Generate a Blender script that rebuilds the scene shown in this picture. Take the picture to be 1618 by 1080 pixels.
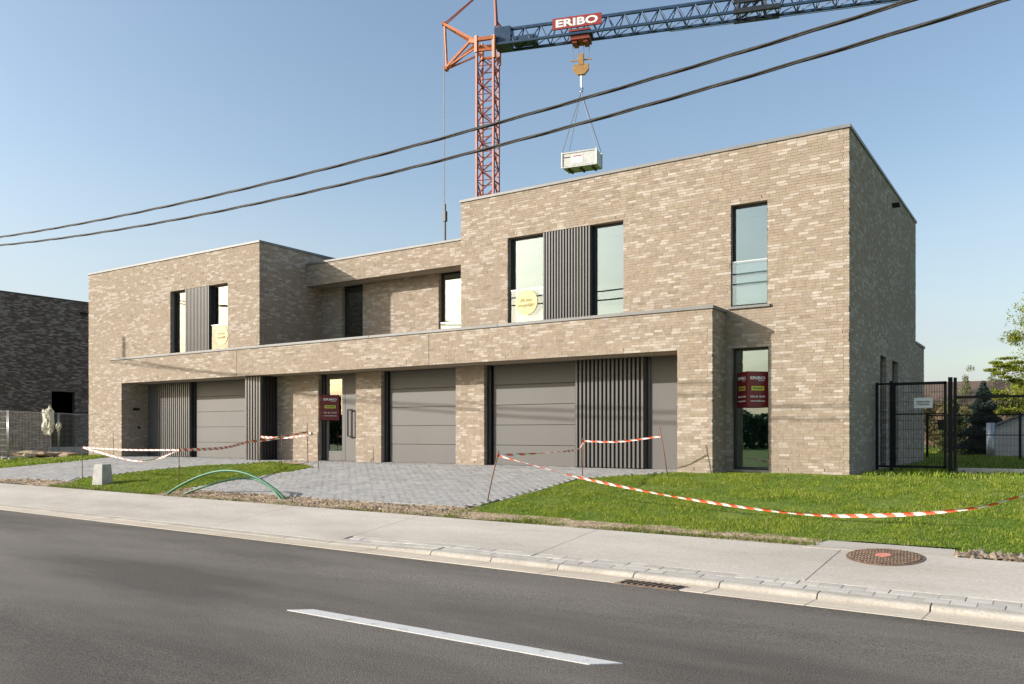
import bpy, bmesh, math, random
import numpy as np
from mathutils import Vector, Matrix, noise as mnoise

scene = bpy.context.scene
for o in list(bpy.data.objects): bpy.data.objects.remove(o)
R = math.radians
rng = random.Random(7)

# ------------------------------------------------------------------ camera
CAMZ = 0.8245
YAW = math.atan(867/1300)
cd = bpy.data.cameras.new('camera'); cam = bpy.data.objects.new('camera', cd)
scene.collection.objects.link(cam); scene.camera = cam
cam.location = (0, 0, CAMZ); cam.rotation_euler = (R(90), 0, YAW)
cd.sensor_fit = 'HORIZONTAL'; cd.sensor_width = 36; cd.lens = 36*1300/1618
cd.shift_y = 144/1618; cd.clip_start = 0.1; cd.clip_end = 8000

# ------------------------------------------------------------------ light
LDIR = Vector((0.96, 0.80, -0.49)).normalized()          # direction the sunlight travels
SUN_EL = math.asin(-LDIR.z); SUN_ROT = math.atan2(-LDIR.x, -LDIR.y)
sd = bpy.data.lights.new('sun', 'SUN'); sun = bpy.data.objects.new('sun', sd)
scene.collection.objects.link(sun)
sd.energy = 4.1; sd.angle = R(0.55); sd.color = (1.0, 0.945, 0.87)
sun.rotation_euler = LDIR.to_track_quat('-Z', 'Y').to_euler(); sun.location = (-20, -20, 30)

world = bpy.data.worlds.new('World'); scene.world = world; world.use_nodes = True
wn = world.node_tree; wn.nodes.clear(); WL = wn.links.new
def wnode(t, **k):
    n = wn.nodes.new(t)
    for a, b in k.items(): setattr(n, a, b)
    return n
sky = wnode('ShaderNodeTexSky', sky_type='NISHITA', sun_disc=False, sun_elevation=SUN_EL, sun_rotation=SUN_ROT,
            air_density=1.1, dust_density=2.0, ozone_density=1.0, altitude=0)
bg = wnode('ShaderNodeBackground'); bg.inputs['Strength'].default_value = 0.128
wo = wnode('ShaderNodeOutputWorld')
tc = wnode('ShaderNodeTexCoord'); sx = wnode('ShaderNodeSeparateXYZ'); WL(tc.outputs['Generated'], sx.inputs[0])
zc_ = wnode('ShaderNodeMath', operation='MAXIMUM'); WL(sx.outputs['Z'], zc_.inputs[0]); zc_.inputs[1].default_value = 0.0
za = wnode('ShaderNodeMath', operation='ADD'); WL(zc_.outputs[0], za.inputs[0]); za.inputs[1].default_value = 0.16
dx = wnode('ShaderNodeMath', operation='DIVIDE'); WL(sx.outputs['X'], dx.inputs[0]); WL(za.outputs[0], dx.inputs[1])
dy = wnode('ShaderNodeMath', operation='DIVIDE'); WL(sx.outputs['Y'], dy.inputs[0]); WL(za.outputs[0], dy.inputs[1])
cmb = wnode('ShaderNodeCombineXYZ'); WL(dx.outputs[0], cmb.inputs[0]); WL(dy.outputs[0], cmb.inputs[1])
cn = wnode('ShaderNodeTexNoise'); WL(cmb.outputs[0], cn.inputs['Vector'])
cn.inputs['Scale'].default_value = 0.55; cn.inputs['Detail'].default_value = 7; cn.inputs['Roughness'].default_value = 0.58; cn.inputs['Distortion'].default_value = 0.4
cr = wnode('ShaderNodeValToRGB'); WL(cn.outputs['Fac'], cr.inputs[0])
cr.color_ramp.elements[0].position = 0.30; cr.color_ramp.elements[0].color = (0, 0, 0, 1)
cr.color_ramp.elements[1].position = 0.66; cr.color_ramp.elements[1].color = (1, 1, 1, 1)
ef = wnode('ShaderNodeMapRange'); WL(sx.outputs['Z'], ef.inputs[0])
ef.inputs[1].default_value = 0.06; ef.inputs[2].default_value = 0.30; ef.inputs[3].default_value = 0.92; ef.inputs[4].default_value = 0.03
mf = wnode('ShaderNodeMath', operation='MULTIPLY'); WL(cr.outputs[0], mf.inputs[0]); WL(ef.outputs[0], mf.inputs[1])
mx = wnode('ShaderNodeMix', data_type='RGBA'); WL(mf.outputs[0], mx.inputs[0]); WL(sky.outputs[0], mx.inputs[6]); mx.inputs[7].default_value = (3.1, 3.4, 3.75, 1)
WL(mx.outputs[2], bg.inputs['Color']); WL(bg.outputs[0], wo.inputs['Surface'])

vs = scene.view_settings
vs.view_transform = 'Standard'; vs.look = 'None'; vs.gamma = 1.0; vs.exposure = 0.72; vs.use_curve_mapping = False
scene.render.engine = 'CYCLES'
scene.cycles.max_bounces = 8; scene.cycles.transparent_max_bounces = 16

# ------------------------------------------------------------------ materials
MATS = {}
def newmat(name):
    m = bpy.data.materials.new(name); m.use_nodes = True; MATS[name] = m
    nt = m.node_tree; return m, nt, nt.nodes['Principled BSDF']
def nd(nt, t, **k):
    n = nt.nodes.new(t)
    for a, b in k.items(): setattr(n, a, b)
    return n
def c4(c): return (c[0], c[1], c[2], 1)
def pm(name, c1, c2, scale=4, rough=.7, bump=0, bscale=60, metallic=0, spec=.5, fine=None, attr=False, detail=6, stretch=(1,1,1), ramp=(.35,.65), bdist=.01):
    """noise-mixed two-tone material, optional per-piece colour attribute, fine speckle and bump"""
    m, nt, b = newmat(name); L = nt.links.new
    co = nd(nt, 'ShaderNodeTexCoord'); mp = nd(nt, 'ShaderNodeMapping'); mp.inputs['Scale'].default_value = stretch
    L(co.outputs['Object'], mp.inputs[0])
    n = nd(nt, 'ShaderNodeTexNoise'); n.inputs['Scale'].default_value = scale; n.inputs['Detail'].default_value = detail; n.inputs['Roughness'].default_value = .6
    L(mp.outputs[0], n.inputs['Vector'])
    r = nd(nt, 'ShaderNodeValToRGB'); L(n.outputs['Fac'], r.inputs[0])
    r.color_ramp.elements[0].position = ramp[0]; r.color_ramp.elements[0].color = c4(c1)
    r.color_ramp.elements[1].position = ramp[1]; r.color_ramp.elements[1].color = c4(c2)
    col = r.outputs[0]
    if attr:
        a = nd(nt, 'ShaderNodeAttribute', attribute_name='Col')
        mu = nd(nt, 'ShaderNodeMix', data_type='RGBA', blend_type='MULTIPLY'); mu.inputs[0].default_value = 1
        L(a.outputs['Color'], mu.inputs[6]); L(col, mu.inputs[7]); col = mu.outputs[2]
    if fine:
        fs, lo, hi = fine
        f = nd(nt, 'ShaderNodeTexNoise'); f.inputs['Scale'].default_value = fs; f.inputs['Detail'].default_value = 3
        L(co.outputs['Object'], f.inputs['Vector'])
        mr = nd(nt, 'ShaderNodeMapRange'); L(f.outputs['Fac'], mr.inputs[0])
        mr.inputs[1].default_value = .3; mr.inputs[2].default_value = .7; mr.inputs[3].default_value = lo; mr.inputs[4].default_value = hi
        mu = nd(nt, 'ShaderNodeMix', data_type='RGBA', blend_type='MULTIPLY'); mu.inputs[0].default_value = 1
        L(col, mu.inputs[6]); L(mr.outputs[0], mu.inputs[7]); col = mu.outputs[2]
    L(col, b.inputs['Base Color'])
    b.inputs['Roughness'].default_value = rough; b.inputs['Metallic'].default_value = metallic; b.inputs['Specular IOR Level'].default_value = spec
    if bump:
        bn = nd(nt, 'ShaderNodeTexNoise'); bn.inputs['Scale'].default_value = bscale; bn.inputs['Detail'].default_value = 4
        L(co.outputs['Object'], bn.inputs['Vector'])
        bp = nd(nt, 'ShaderNodeBump'); bp.inputs['Strength'].default_value = bump; bp.inputs['Distance'].default_value = bdist
        L(bn.outputs['Fac'], bp.inputs['Height']); L(bp.outputs[0], b.inputs['Normal'])
    return m

pm('brick', (.86,.86,.86), (1.1,1.1,1.1), 9, .9, .5, 90, spec=.2, attr=True, fine=(160,.88,1.1), bdist=.004)
pm('mortar', (.275,.225,.175), (.325,.27,.212), 3, .95, .4, 120, spec=.1)
pm('dark_mortar', (.075,.063,.055), (.10,.085,.075), 3, .95, spec=.1)
pm('soffit', (.36,.29,.215), (.41,.33,.25), 2, .9, .2, 80, spec=.2)
pm('coping', (.155,.153,.15), (.19,.187,.182), 2, .5)
pm('anthracite', (.018,.02,.022), (.026,.028,.03), 3, .4)
pm('door_paint', (.096,.091,.085), (.108,.102,.095), .7, .55, .12, 3.0, stretch=(1,1,.3), bdist=.004)
pm('slat_paint', (.098,.094,.088), (.115,.110,.103), 2, .4)
pm('slat_back', (.035,.034,.033), (.05,.048,.046), 2, .6)
pm('black_metal', (.006,.006,.007), (.012,.012,.013), 6, .6, spec=.25)
pm('galvanised', (.42,.43,.43), (.58,.58,.57), 7, .4, metallic=.6)
pm('plaster', (.55,.56,.54), (.62,.63,.60), 1, .9)
pm('floor_int', (.25,.24,.22), (.3,.29,.27), 1, .6)
pm('asphalt', (.088,.077,.065), (.178,.160,.137), .42, .88, .9, 150, spec=.35, fine=(85,.40,1.68), stretch=(.32,1.3,1), ramp=(.38,.64), bdist=.012)
pm('paint_white', (.30,.29,.27), (.60,.595,.575), 11, .8, .3, 120, fine=(90,.72,1.1), ramp=(.27,.42))
pm('concrete_walk', (.39,.355,.305), (.50,.465,.41), .8, .92, .3, 60, spec=.2, fine=(30,.88,1.10), stretch=(.45,1.3,1))
pm('concrete_gutter', (.48,.41,.315), (.60,.53,.43), 1.8, .9, .3, 70, spec=.2, fine=(50,.86,1.10), stretch=(.3,1.6,1))
pm('kerb_mat', (.36,.33,.28), (.46,.425,.37), 2.2, .92, .4, 70, spec=.2, fine=(45,.84,1.12))
pm('joint_sand', (.24,.225,.20), (.32,.30,.265), 9, .98, .5, 90, spec=.1)
pm('paver', (.86,.86,.86), (1.08,1.08,1.08), 2.0, .9, .4, 80, spec=.2, attr=True, fine=(70,.84,1.14))
pm('concrete_block', (.36,.355,.33), (.47,.46,.43), 4, .92, .5, 45, fine=(40,.85,1.1))
pm('soil', (.27,.195,.13), (.46,.36,.255), 5, .98, 1.0, 18, spec=.1, fine=(42,.6,1.35), bdist=.03)
pm('meadow', (.085,.14,.018), (.16,.20,.04), .9, .95, .6, 12, spec=.1, fine=(26,.7,1.3), bdist=.05)
pm('rust', (.14,.07,.04), (.24,.13,.08), 30, .85)
pm('tape_red', (.72,.10,.04), (.80,.14,.06), 5, .42)
pm('tape_white', (.78,.76,.72), (.84,.82,.78), 5, .42)
pm('hose_green', (.008,.10,.045), (.014,.14,.06), 8, .5)
pm('crane_red', (.22,.036,.016), (.30,.055,.024), 4, .5)
pm('crane_orange', (.42,.115,.03), (.52,.16,.05), 4, .5)
pm('crane_blue', (.012,.036,.085), (.022,.06,.125), 3, .5)
pm('crane_dark', (.015,.02,.03), (.03,.035,.045), 3, .5)
pm('hook_yellow', (.36,.19,.06), (.46,.26,.09), 6, .6)
pm('sign_red', (.155,.012,.015), (.18,.016,.018), 2, .35)
pm('crane_sign_red', (.30,.04,.03), (.36,.05,.04), 2, .4)
pm('sign_white', (.78,.78,.78), (.84,.84,.84), 2, .5)
pm('sign_lime', (.48,.55,.05), (.54,.60,.07), 2, .45)
pm('sticker_yellow', (.56,.49,.20), (.60,.53,.23), 2, .55)
pm('sticker_ink', (.24,.20,.07), (.27,.22,.08), 2, .6)
pm('ink_dark', (.10,.03,.05), (.14,.04,.07), 2, .6)
pm('crate_grey', (.44,.45,.42), (.58,.58,.55), 3, .6, .2, 20)
pm('cable_black', (.014,.013,.012), (.045,.042,.035), 9, .7, fine=(6,.6,1.4))
pm('wire_steel', (.05,.05,.055), (.09,.09,.095), 9, .5)
pm('iron', (.14,.095,.065), (.24,.17,.12), 14, .75, .5, 60, metallic=.3)
pm('manhole_red', (.50,.16,.12), (.60,.24,.18), 12, .8)
pm('wool', (.62,.56,.42), (.82,.78,.66), 5, .98, .8, 12, fine=(9,.7,1.2), bdist=.05)
pm('wood_pole', (.13,.10,.075), (.20,.16,.12), 4, .9, .4, 30, stretch=(6,6,.6))
pm('bark', (.07,.055,.04), (.13,.10,.075), 10, .95, .6, 20, stretch=(2,2,.5))
pm('roof_tile', (.085,.058,.042), (.125,.088,.065), 2, .85, .6, 10)
pm('garden_render', (.42,.41,.40), (.50,.49,.47), 1.5, .92, .3, 40)
pm('far_brick', (.25,.15,.11), (.32,.20,.15), 3, .9)
pm('stone', (.22,.20,.17), (.48,.44,.38), 3, .95, .5, 40)

def leafmat(name, rough=.6, trans=.35):
    m, nt, b = newmat(name); L = nt.links.new
    a = nd(nt, 'ShaderNodeAttribute', attribute_name='Col')
    L(a.outputs['Color'], b.inputs['Base Color']); b.inputs['Roughness'].default_value = rough; b.inputs['Specular IOR Level'].default_value = .3
    t = nd(nt, 'ShaderNodeBsdfTranslucent'); L(a.outputs['Color'], t.inputs['Color'])
    ms = nd(nt, 'ShaderNodeMixShader'); ms.inputs[0].default_value = trans
    L(b.outputs[0], ms.inputs[1]); L(t.outputs[0], ms.inputs[2]); L(ms.outputs[0], nt.nodes['Material Output'].inputs['Surface'])
    return m
leafmat('grass_blade', .55, .4); leafmat('leaf', .55, .4)

def glassmat(name, tint, mix, gloss=(.92,.95,.95)):
    m, nt, b = newmat(name); L = nt.links.new; nt.nodes.remove(b)
    g = nd(nt, 'ShaderNodeBsdfGlossy'); g.inputs['Color'].default_value = c4(gloss); g.inputs['Roughness'].default_value = 0.0
    co = nd(nt, 'ShaderNodeTexCoord'); n = nd(nt, 'ShaderNodeTexNoise'); n.inputs['Scale'].default_value = .8; n.inputs['Detail'].default_value = 0
    L(co.outputs['Object'], n.inputs['Vector'])
    bp = nd(nt, 'ShaderNodeBump'); bp.inputs['Strength'].default_value = .25; bp.inputs['Distance'].default_value = .01
    L(n.outputs['Fac'], bp.inputs['Height']); L(bp.outputs[0], g.inputs['Normal'])
    t = nd(nt, 'ShaderNodeBsdfTransparent'); t.inputs['Color'].default_value = c4(tint)
    lw = nd(nt, 'ShaderNodeLayerWeight'); lw.inputs['Blend'].default_value = .35
    mr = nd(nt, 'ShaderNodeMapRange'); L(lw.outputs['Fresnel'], mr.inputs[0]); mr.inputs[3].default_value = mix; mr.inputs[4].default_value = 1.0
    ms = nd(nt, 'ShaderNodeMixShader'); L(mr.outputs[0], ms.inputs[0]); L(t.outputs[0], ms.inputs[1]); L(g.outputs[0], ms.inputs[2])
    L(ms.outputs[0], nt.nodes['Material Output'].inputs['Surface'])
    return m
glassmat('glass', (.66,.80,.77), .20, (.86,.94,.97))
glassmat('guard_glass', (.88,.93,.92), .13, (.92,.96,.97))

# ------------------------------------------------------------------ builders
WORLD = {}                                           # world offset of empties
def link(name, mesh, parent=None):
    o = bpy.data.objects.new(name, mesh); scene.collection.objects.link(o)
    if parent is not None:
        o.parent = parent
        if parent.name in WORLD: o.matrix_parent_inverse = Matrix.Translation(-WORLD[parent.name])
    return o
def tag(o, label=None, cat=None, group=None, kind=None):
    if label: o['label'] = label
    if cat: o['category'] = cat
    if group: o['group'] = group
    if kind: o['kind'] = kind
    return o
def thing(name, loc, label, cat, group=None):
    o = bpy.data.objects.new(name, None); scene.collection.objects.link(o)
    o.location = loc; o.empty_display_size = .3; WORLD[o.name] = Vector(loc)
    return tag(o, label, cat, group)

class MB:
    def __init__(s): s.v = []; s.f = []; s.c = []; s.mi = []; s.sm = []
    def add(s, vs_, fs_, col=None, mi=0, smooth=False):
        b = len(s.v); s.v += [tuple(p) for p in vs_]
        for f in fs_: s.f.append(tuple(b+i for i in f)); s.c.append(col or (1,1,1)); s.mi.append(mi); s.sm.append(smooth)
    def hexa(s, p, col=None, mi=0):                   # 4 bottom, 4 top, counter-clockwise from above
        s.add(p, [(3,2,1,0),(4,5,6,7),(0,1,5,4),(1,2,6,5),(2,3,7,6),(3,0,4,7)], col, mi)
    def box(s, x0, x1, y0, y1, z0, z1, col=None, mi=0):
        s.hexa([(x0,y0,z0),(x1,y0,z0),(x1,y1,z0),(x0,y1,z0),(x0,y0,z1),(x1,y0,z1),(x1,y1,z1),(x0,y1,z1)], col, mi)
    def obox(s, c, ex, ey, ez, col=None, mi=0):       # oriented box, half-extent vectors
        c, ex, ey, ez = Vector(c), Vector(ex), Vector(ey), Vector(ez)
        s.hexa([c-ex-ey-ez, c+ex-ey-ez, c+ex+ey-ez, c-ex+ey-ez, c-ex-ey+ez, c+ex-ey+ez, c+ex+ey+ez, c-ex+ey+ez], col, mi)
    def bar(s, a, b, w, h=None, col=None, mi=0):
        a, b = Vector(a), Vector(b); d = b-a; L = d.length
        if L < 1e-6: return
        d = d/L; up = Vector((0,0,1)) if abs(d.z) < .95 else Vector((1,0,0))
        sd_ = d.cross(up).normalized(); up = sd_.cross(d)
        s.obox((a+b)/2, d*(L/2), sd_*(-(w/2)), up*((h or w)/2), col, mi)
    def tube(s, pts, r, n=8, col=None, mi=0, caps=True):
        pts = [Vector(p) for p in pts]; rs = r if isinstance(r, (list, tuple)) else [r]*len(pts)
        rings = []; ref = Vector((0,0,1))
        for i, p in enumerate(pts):
            d = (pts[min(i+1,len(pts)-1)]-pts[max(i-1,0)]).normalized()
            if abs(d.dot(ref)) > .97: ref = Vector((1,0,0)) if abs(d.x) < .9 else Vector((0,1,0))
            a = d.cross(ref).normalized(); b = d.cross(a)
            ref = a.cross(d).normalized() if False else ref
            rings.append([p+(a*math.cos(2*math.pi*k/n)+b*math.sin(2*math.pi*k/n))*rs[i] for k in range(n)])
        vs_ = [q for rg in rings for q in rg]; fs_ = []
        for i in range(len(pts)-1):
            for k in range(n): fs_.append((i*n+k, i*n+(k+1)%n, (i+1)*n+(k+1)%n, (i+1)*n+k))
        if caps: fs_ += [tuple(range(n))[::-1], tuple((len(pts)-1)*n+k for k in range(n))]
        s.add(vs_, fs_, col, mi, True)
    def prism(s, poly, z0, z1, col=None, mi=0):        # xy polygon, ccw
        n = len(poly); vs_ = [(x,y,z0) for x,y in poly]+[(x,y,z1) for x,y in poly]
        s.add(vs_, [tuple(range(n))[::-1], tuple(range(n,2*n))]+[(i,(i+1)%n,n+(i+1)%n,n+i) for i in range(n)], col, mi)
    def mesh(s, name, mats):
        me = bpy.data.meshes.new(name); me.from_pydata(s.v, [], s.f)
        for m in ([mats] if isinstance(mats, str) else mats): me.materials.append(MATS[m])
        me.polygons.foreach_set('material_index', s.mi); me.polygons.foreach_set('use_smooth', s.sm)
        if any(c != (1,1,1) for c in s.c):
            at = me.color_attributes.new('Col', 'FLOAT_COLOR', 'CORNER')
            tot = np.array([len(f) for f in s.f]); cc = np.repeat(np.array(s.c, dtype=np.float32), tot, axis=0)
            at.data.foreach_set('color', np.hstack([cc, np.ones((len(cc),1), np.float32)]).ravel())
        me.update(); return me
    def build(s, name, mats, parent=None, bevel=0):
        o = link(name, s.mesh(name, mats), parent)
        if bevel:
            m = o.modifiers.new('bevel', 'BEVEL'); m.width = bevel; m.segments = 2; m.limit_method = 'ANGLE'; m.angle_limit = R(40)
        return o
def quick(name, mats, parent, *boxes, bevel=0):
    m = MB()
    for b in boxes: m.box(*b)
    return m.build(name, mats, parent, bevel)

def tri_soup(name, V, F, C, mat, parent=None):
    """numpy mesh: V (n,3), F (m,3 or 4), C (n,3) point colours"""
    me = bpy.data.meshes.new(name); k = F.shape[1]
    me.vertices.add(len(V)); me.vertices.foreach_set('co', V.astype(np.float32).ravel())
    me.loops.add(F.size); me.loops.foreach_set('vertex_index', F.astype(np.int32).ravel())
    me.polygons.add(len(F)); me.polygons.foreach_set('loop_start', np.arange(0, F.size, k, dtype=np.int32)); me.polygons.foreach_set('loop_total', np.full(len(F), k, dtype=np.int32))
    me.update(calc_edges=True)
    at = me.color_attributes.new('Col', 'FLOAT_COLOR', 'POINT')
    at.data.foreach_set('color', np.hstack([C, np.ones((len(C),1))]).astype(np.float32).ravel())
    me.materials.append(MATS[mat]); me.validate()
    return link(name, me, parent)

def inside(poly, x, y):                                # numpy point in polygon
    c = np.zeros(len(x), bool); j = len(poly)-1
    for i in range(len(poly)):
        xi, yi = poly[i]; xj, yj = poly[j]
        t = ((yi > y) != (yj > y)) & (x < (xj-xi)*(y-yi)/((yj-yi) or 1e-9)+xi)
        c ^= t; j = i
    return c
def inside1(poly, x, y): return bool(inside(poly, np.array([x]), np.array([y]))[0])
def sstep(a, b, x): t = np.clip((x-a)/(b-a), 0, 1); return t*t*(3-2*t)

TEXT_CACHE = {}
def text_mesh(body, width, height, mat, bold=0.0, name='lettering'):
    """mesh of a line of lettering in the XZ plane, centred, facing -Y, thickness 3 mm"""
    cu = bpy.data.curves.new('t', 'FONT'); cu.body = body; cu.size = 1; cu.align_x = 'CENTER'; cu.offset = bold; cu.resolution_u = 3; cu.extrude = .001
    ob = bpy.data.objects.new('t', cu); scene.collection.objects.link(ob)
    dg = bpy.context.evaluated_depsgraph_get(); me = bpy.data.meshes.new_from_object(ob.evaluated_get(dg))
    bpy.data.objects.remove(ob); bpy.data.curves.remove(cu)
    co = np.array([v.co[:] for v in me.vertices]); lo, hi = co.min(0), co.max(0)
    n = (co-(lo+hi)/2)/(hi-lo); out = np.stack([n[:,0]*width, -n[:,2]*.004, n[:,1]*height], 1)
    me.vertices.foreach_set('co', out.astype(np.float32).ravel()); me.materials.clear(); me.materials.append(MATS[mat]); me.name = name; me.update()
    return me
def place_text(body, width, height, mat, loc, xdir, parent, bold=0.0, name='lettering', zdir=(0,0,1)):
    """xdir: reading direction; letter face = xdir x z"""
    me = text_mesh(body, width, height, mat, bold, name); x = Vector(xdir).normalized(); z = Vector(zdir); y = z.cross(x).normalized()
    o = link(name, me, parent); M = Matrix((x, y, z)).transposed().to_4x4(); M.translation = Vector(loc)
    o.matrix_basis = M
    return o

# ------------------------------------------------------------------ terrain functions
ST_A = R(1.8); SE = Vector((math.cos(ST_A), -math.sin(ST_A))); SN = Vector((math.sin(ST_A), math.cos(ST_A))); SO = Vector((0, 7.89))
ROADZ = -0.7955
def st(s, n): p = SO+SE*s+SN*n; return p.x, p.y
def yb(X): return 10.36-.034*X
def g(X, Y):
    b = yb(X); q = np.clip((Y-b)/(16-b), 0, 1); return -.556+.556*q-.27*np.clip((-X-28.8)/4.5, 0, 1)*np.clip((Y-11.8)/3, 0, 1)
def kerb_f(s): return float(sstep(-8.6, -7.4, s))
def walk_z(s, n):
    z0 = ROADZ+.012+.03*kerb_f(s); t = max(0, min(1, (n-.52)/(2.42-.52))); return z0*(1-t)-.556*t

# ------------------------------------------------------------------ ground
def ax(a, lo, hi, st_, b): return sorted(set(a+list(np.round(np.arange(lo, hi+1e-6, st_), 4))+b))
XL = ax([-4000,-1500,-500,-200,-100,-60,-50,-45], -40, 5, .4, [8,12,20,40,80,200,500,1500,4000])
YL = ax([-4000,-1500,-500,-200,-120,-70,-40,-20,-10,-5,-2,-1,0,.5,1,1.5,1.9,2.1,2.5,4,7,8.5,9.2,9.6,9.9], 10, 18, .2, [19,20,22,25,28,32,36,42,50,60,80,120,200,500,1500,4000])
gx, gy = np.meshgrid(np.array(XL), np.array(YL)); gz = np.zeros_like(gx)
nn = (gy-7.89+.0314*gx)
gz = np.where(nn < -6.3, -.80+.03*np.sin(gx*.7)*np.sin(gy*.5), np.where(gy < yb(gx)+.02, -.95, g(gx, gy)-.035))
gz = np.where(gy > 30, gz-.0, gz)
nx, ny = len(XL), len(YL)
F = [(j*nx+i, j*nx+i+1, (j+1)*nx+i+1, (j+1)*nx+i) for j in range(ny-1) for i in range(nx-1)]
me = bpy.data.meshes.new('ground'); me.from_pydata(np.stack([gx,gy,gz],-1).reshape(-1,3).tolist(), [], F); me.materials.append(MATS['meadow'])
tag(link('ground', me), kind='structure')

def street_sheet(name, mat, n0, n1, zf, s0=-75, s1=22, ds=.5, dn=.5, kind='structure', parent=None):
    ss = np.arange(s0, s1+.001, ds); ns = np.linspace(n0, n1, max(2, int((n1-n0)/dn)+1)); m = MB()
    vs_ = [(*st(s, n), zf(s, n)) for n in ns for s in ss]; k = len(ss)
    m.add(vs_, [(j*k+i, j*k+i+1, (j+1)*k+i+1, (j+1)*k+i) for j in range(len(ns)-1) for i in range(k-1)], smooth=True)
    o = m.build(name, mat, parent)
    if parent is None: tag(o, kind=kind)
    return o
road = street_sheet('road', 'asphalt', -6.0, .004, lambda s, n: ROADZ+.035*(1-((n+3)/3)**2)*.6, dn=.6, ds=2)
mk = MB()
def dash(s0, s1, n, w, z):
    a = []
    sk = .09
    for s, nn_ in ((s0-sk, n-w/2), (s1-sk, n-w/2), (s1+sk, n+w/2), (s0+sk, n+w/2)):
        x, y = st(s, nn_); a.append((x, y+(s-s0)*.022, z))
    mk.hexa([(p[0],p[1],z-.03) for p in a]+[(p[0],p[1],z) for p in a])
dash(-5.62, -2.52, -2.95, .15, ROADZ+.0285)
mk.build('road_marking', 'paint_white', road)
# verge edge on the near side
street_sheet('near_kerb', 'concrete_gutter', -6.35, -5.996, lambda s, n: ROADZ+.006, ds=4)

# gutter: concrete strips with joints
gut = street_sheet('gutter', 'joint_sand', .0, 2.5, lambda s, n: -.90, ds=4)
s = -60.0; k = 0
sharedL = 2.0
while s < 18:
    L = 1.0 if s > -30 else 4.0
    m = MB(); a = [st(s+.003, 0), st(s+L-.003, 0), st(s+L-.003, .40), st(s+.003, .40)]
    zt = [ROADZ+.006, ROADZ+.006, ROADZ-.002, ROADZ-.002]
    j = rng.uniform(-.0015, .0015)
    m.hexa([(p[0],p[1],-.9) for p in a]+[(p[0],p[1],z+j) for p, z in zip(a, zt)])
    m.build('gutter_strip', 'concrete_gutter', gut, bevel=.004); s += L
# kerb stones with a rounded front edge
kerb = street_sheet('kerb', 'joint_sand', .40, .56, lambda s, n: -.88, ds=4)
s = -60.0
while s < 18:
    L = 1.0 if s > -30 else 4.0
    m = MB(); prof = []
    for e, ss in ((0, s+.006), (1, s+L-.006)):
        h = ROADZ+.010+.042*kerb_f(ss)
        hh = h-ROADZ
        pr = [(.405,-.9),(.405,ROADZ+hh*.25),(.425,ROADZ+hh*.72),(.445,h-.004),(.465,h),(.565,h+.004),(.565,-.9)]
        prof.append([(*st(ss, n), z) for n, z in pr])
    n_ = len(prof[0]); m.add(prof[0]+prof[1], [(i, (i+1)%n_, n_+(i+1)%n_, n_+i)[::-1] for i in range(n_)]+[tuple(range(n_)), tuple(range(n_, 2*n_))[::-1]])
    m.build('kerb_stone', 'kerb_mat', kerb, bevel=.004); s += L
# row of small paving blocks behind the kerb
kp = street_sheet('kerb_paving', 'joint_sand', .57, .90, lambda s, n: walk_z(s, n)-.014, s0=-9.0, s1=16, ds=.5, dn=.1)
BLK = []
for v in range(4):
    m = MB(); q = rng.uniform(.86,1.12); m.box(-.107,.107,-.075,.075,-.06,0, (.47*q,.445*q,.40*q)); BLK.append(m.mesh('paver', 'paver'))
for r_, n in enumerate((.655, .815)):
    s = -8.9+r_*.11
    while s < 8:
        x, y = st(s, n); o = link('paver', BLK[rng.randrange(4)], kp)
        o.location = (x, y, walk_z(s, n)+rng.uniform(-.004,.004)); o.rotation_euler = (R(5)+rng.uniform(-.02,.02), rng.uniform(-.015,.015), -ST_A+rng.uniform(-.012,.012)); s += .22
# pavement slabs
sw = street_sheet('sidewalk', 'joint_sand', .89, 2.40, lambda s, n: walk_z(s, n)-.03, ds=1, dn=.3)
joints = [-60,-50,-42,-36,-31,-27,-23.2,-19.4,-15.8,-12.2,-9.0,-5.6,-2.25,1.4,5,9,14,18]
for i in range(len(joints)-1):
    m = MB(); sa, sb = joints[i]+.006, joints[i+1]-.006
    nlo = .90 if sa > -9.2 else .575
    N = [nlo, 1.4, 1.9, 2.44]; ks = np.linspace(sa, sb, 9)
    top = [(*st(s_, n), walk_z(s_, n)) for n in N for s_ in ks]; bot = [(x, y, z-.1) for x, y, z in top]
    k = len(ks); n0 = len(top); fs_ = []
    for j in range(len(N)-1):
        for q in range(k-1): fs_.append((j*k+q, j*k+q+1, (j+1)*k+q+1, (j+1)*k+q))
    e = len(N)-1
    for q in range(k-1): fs_.append((q+1, q, n0+q, n0+q+1)); fs_.append((e*k+q, e*k+q+1, n0+e*k+q+1, n0+e*k+q))
    for j in range(e): fs_.append((j*k, (j+1)*k, n0+(j+1)*k, n0+j*k)); fs_.append(((j+1)*k+k-1, j*k+k-1, n0+j*k+k-1, n0+(j+1)*k+k-1))
    m.add(top+bot, fs_); m.build('slab', 'concrete_walk', sw)
# the slab that bulges into the lawn round the manhole
m = MB(); nb = [(-2.62,10.30),(-.98,10.36),(-1.02,10.80),(-2.42,10.86)]
def wz(x, y): n = (y-7.89+.0314*x); return -.556-.0942*(2.42-n)*0-.556*0
nz = [-.560,-.560,-.530,-.530]
m.hexa([(p[0],p[1],-.72) for p in nb]+[(p[0],p[1],z+.004) for p, z in zip(nb, nz)]); m.build('slab', 'concrete_walk', sw)

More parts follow.
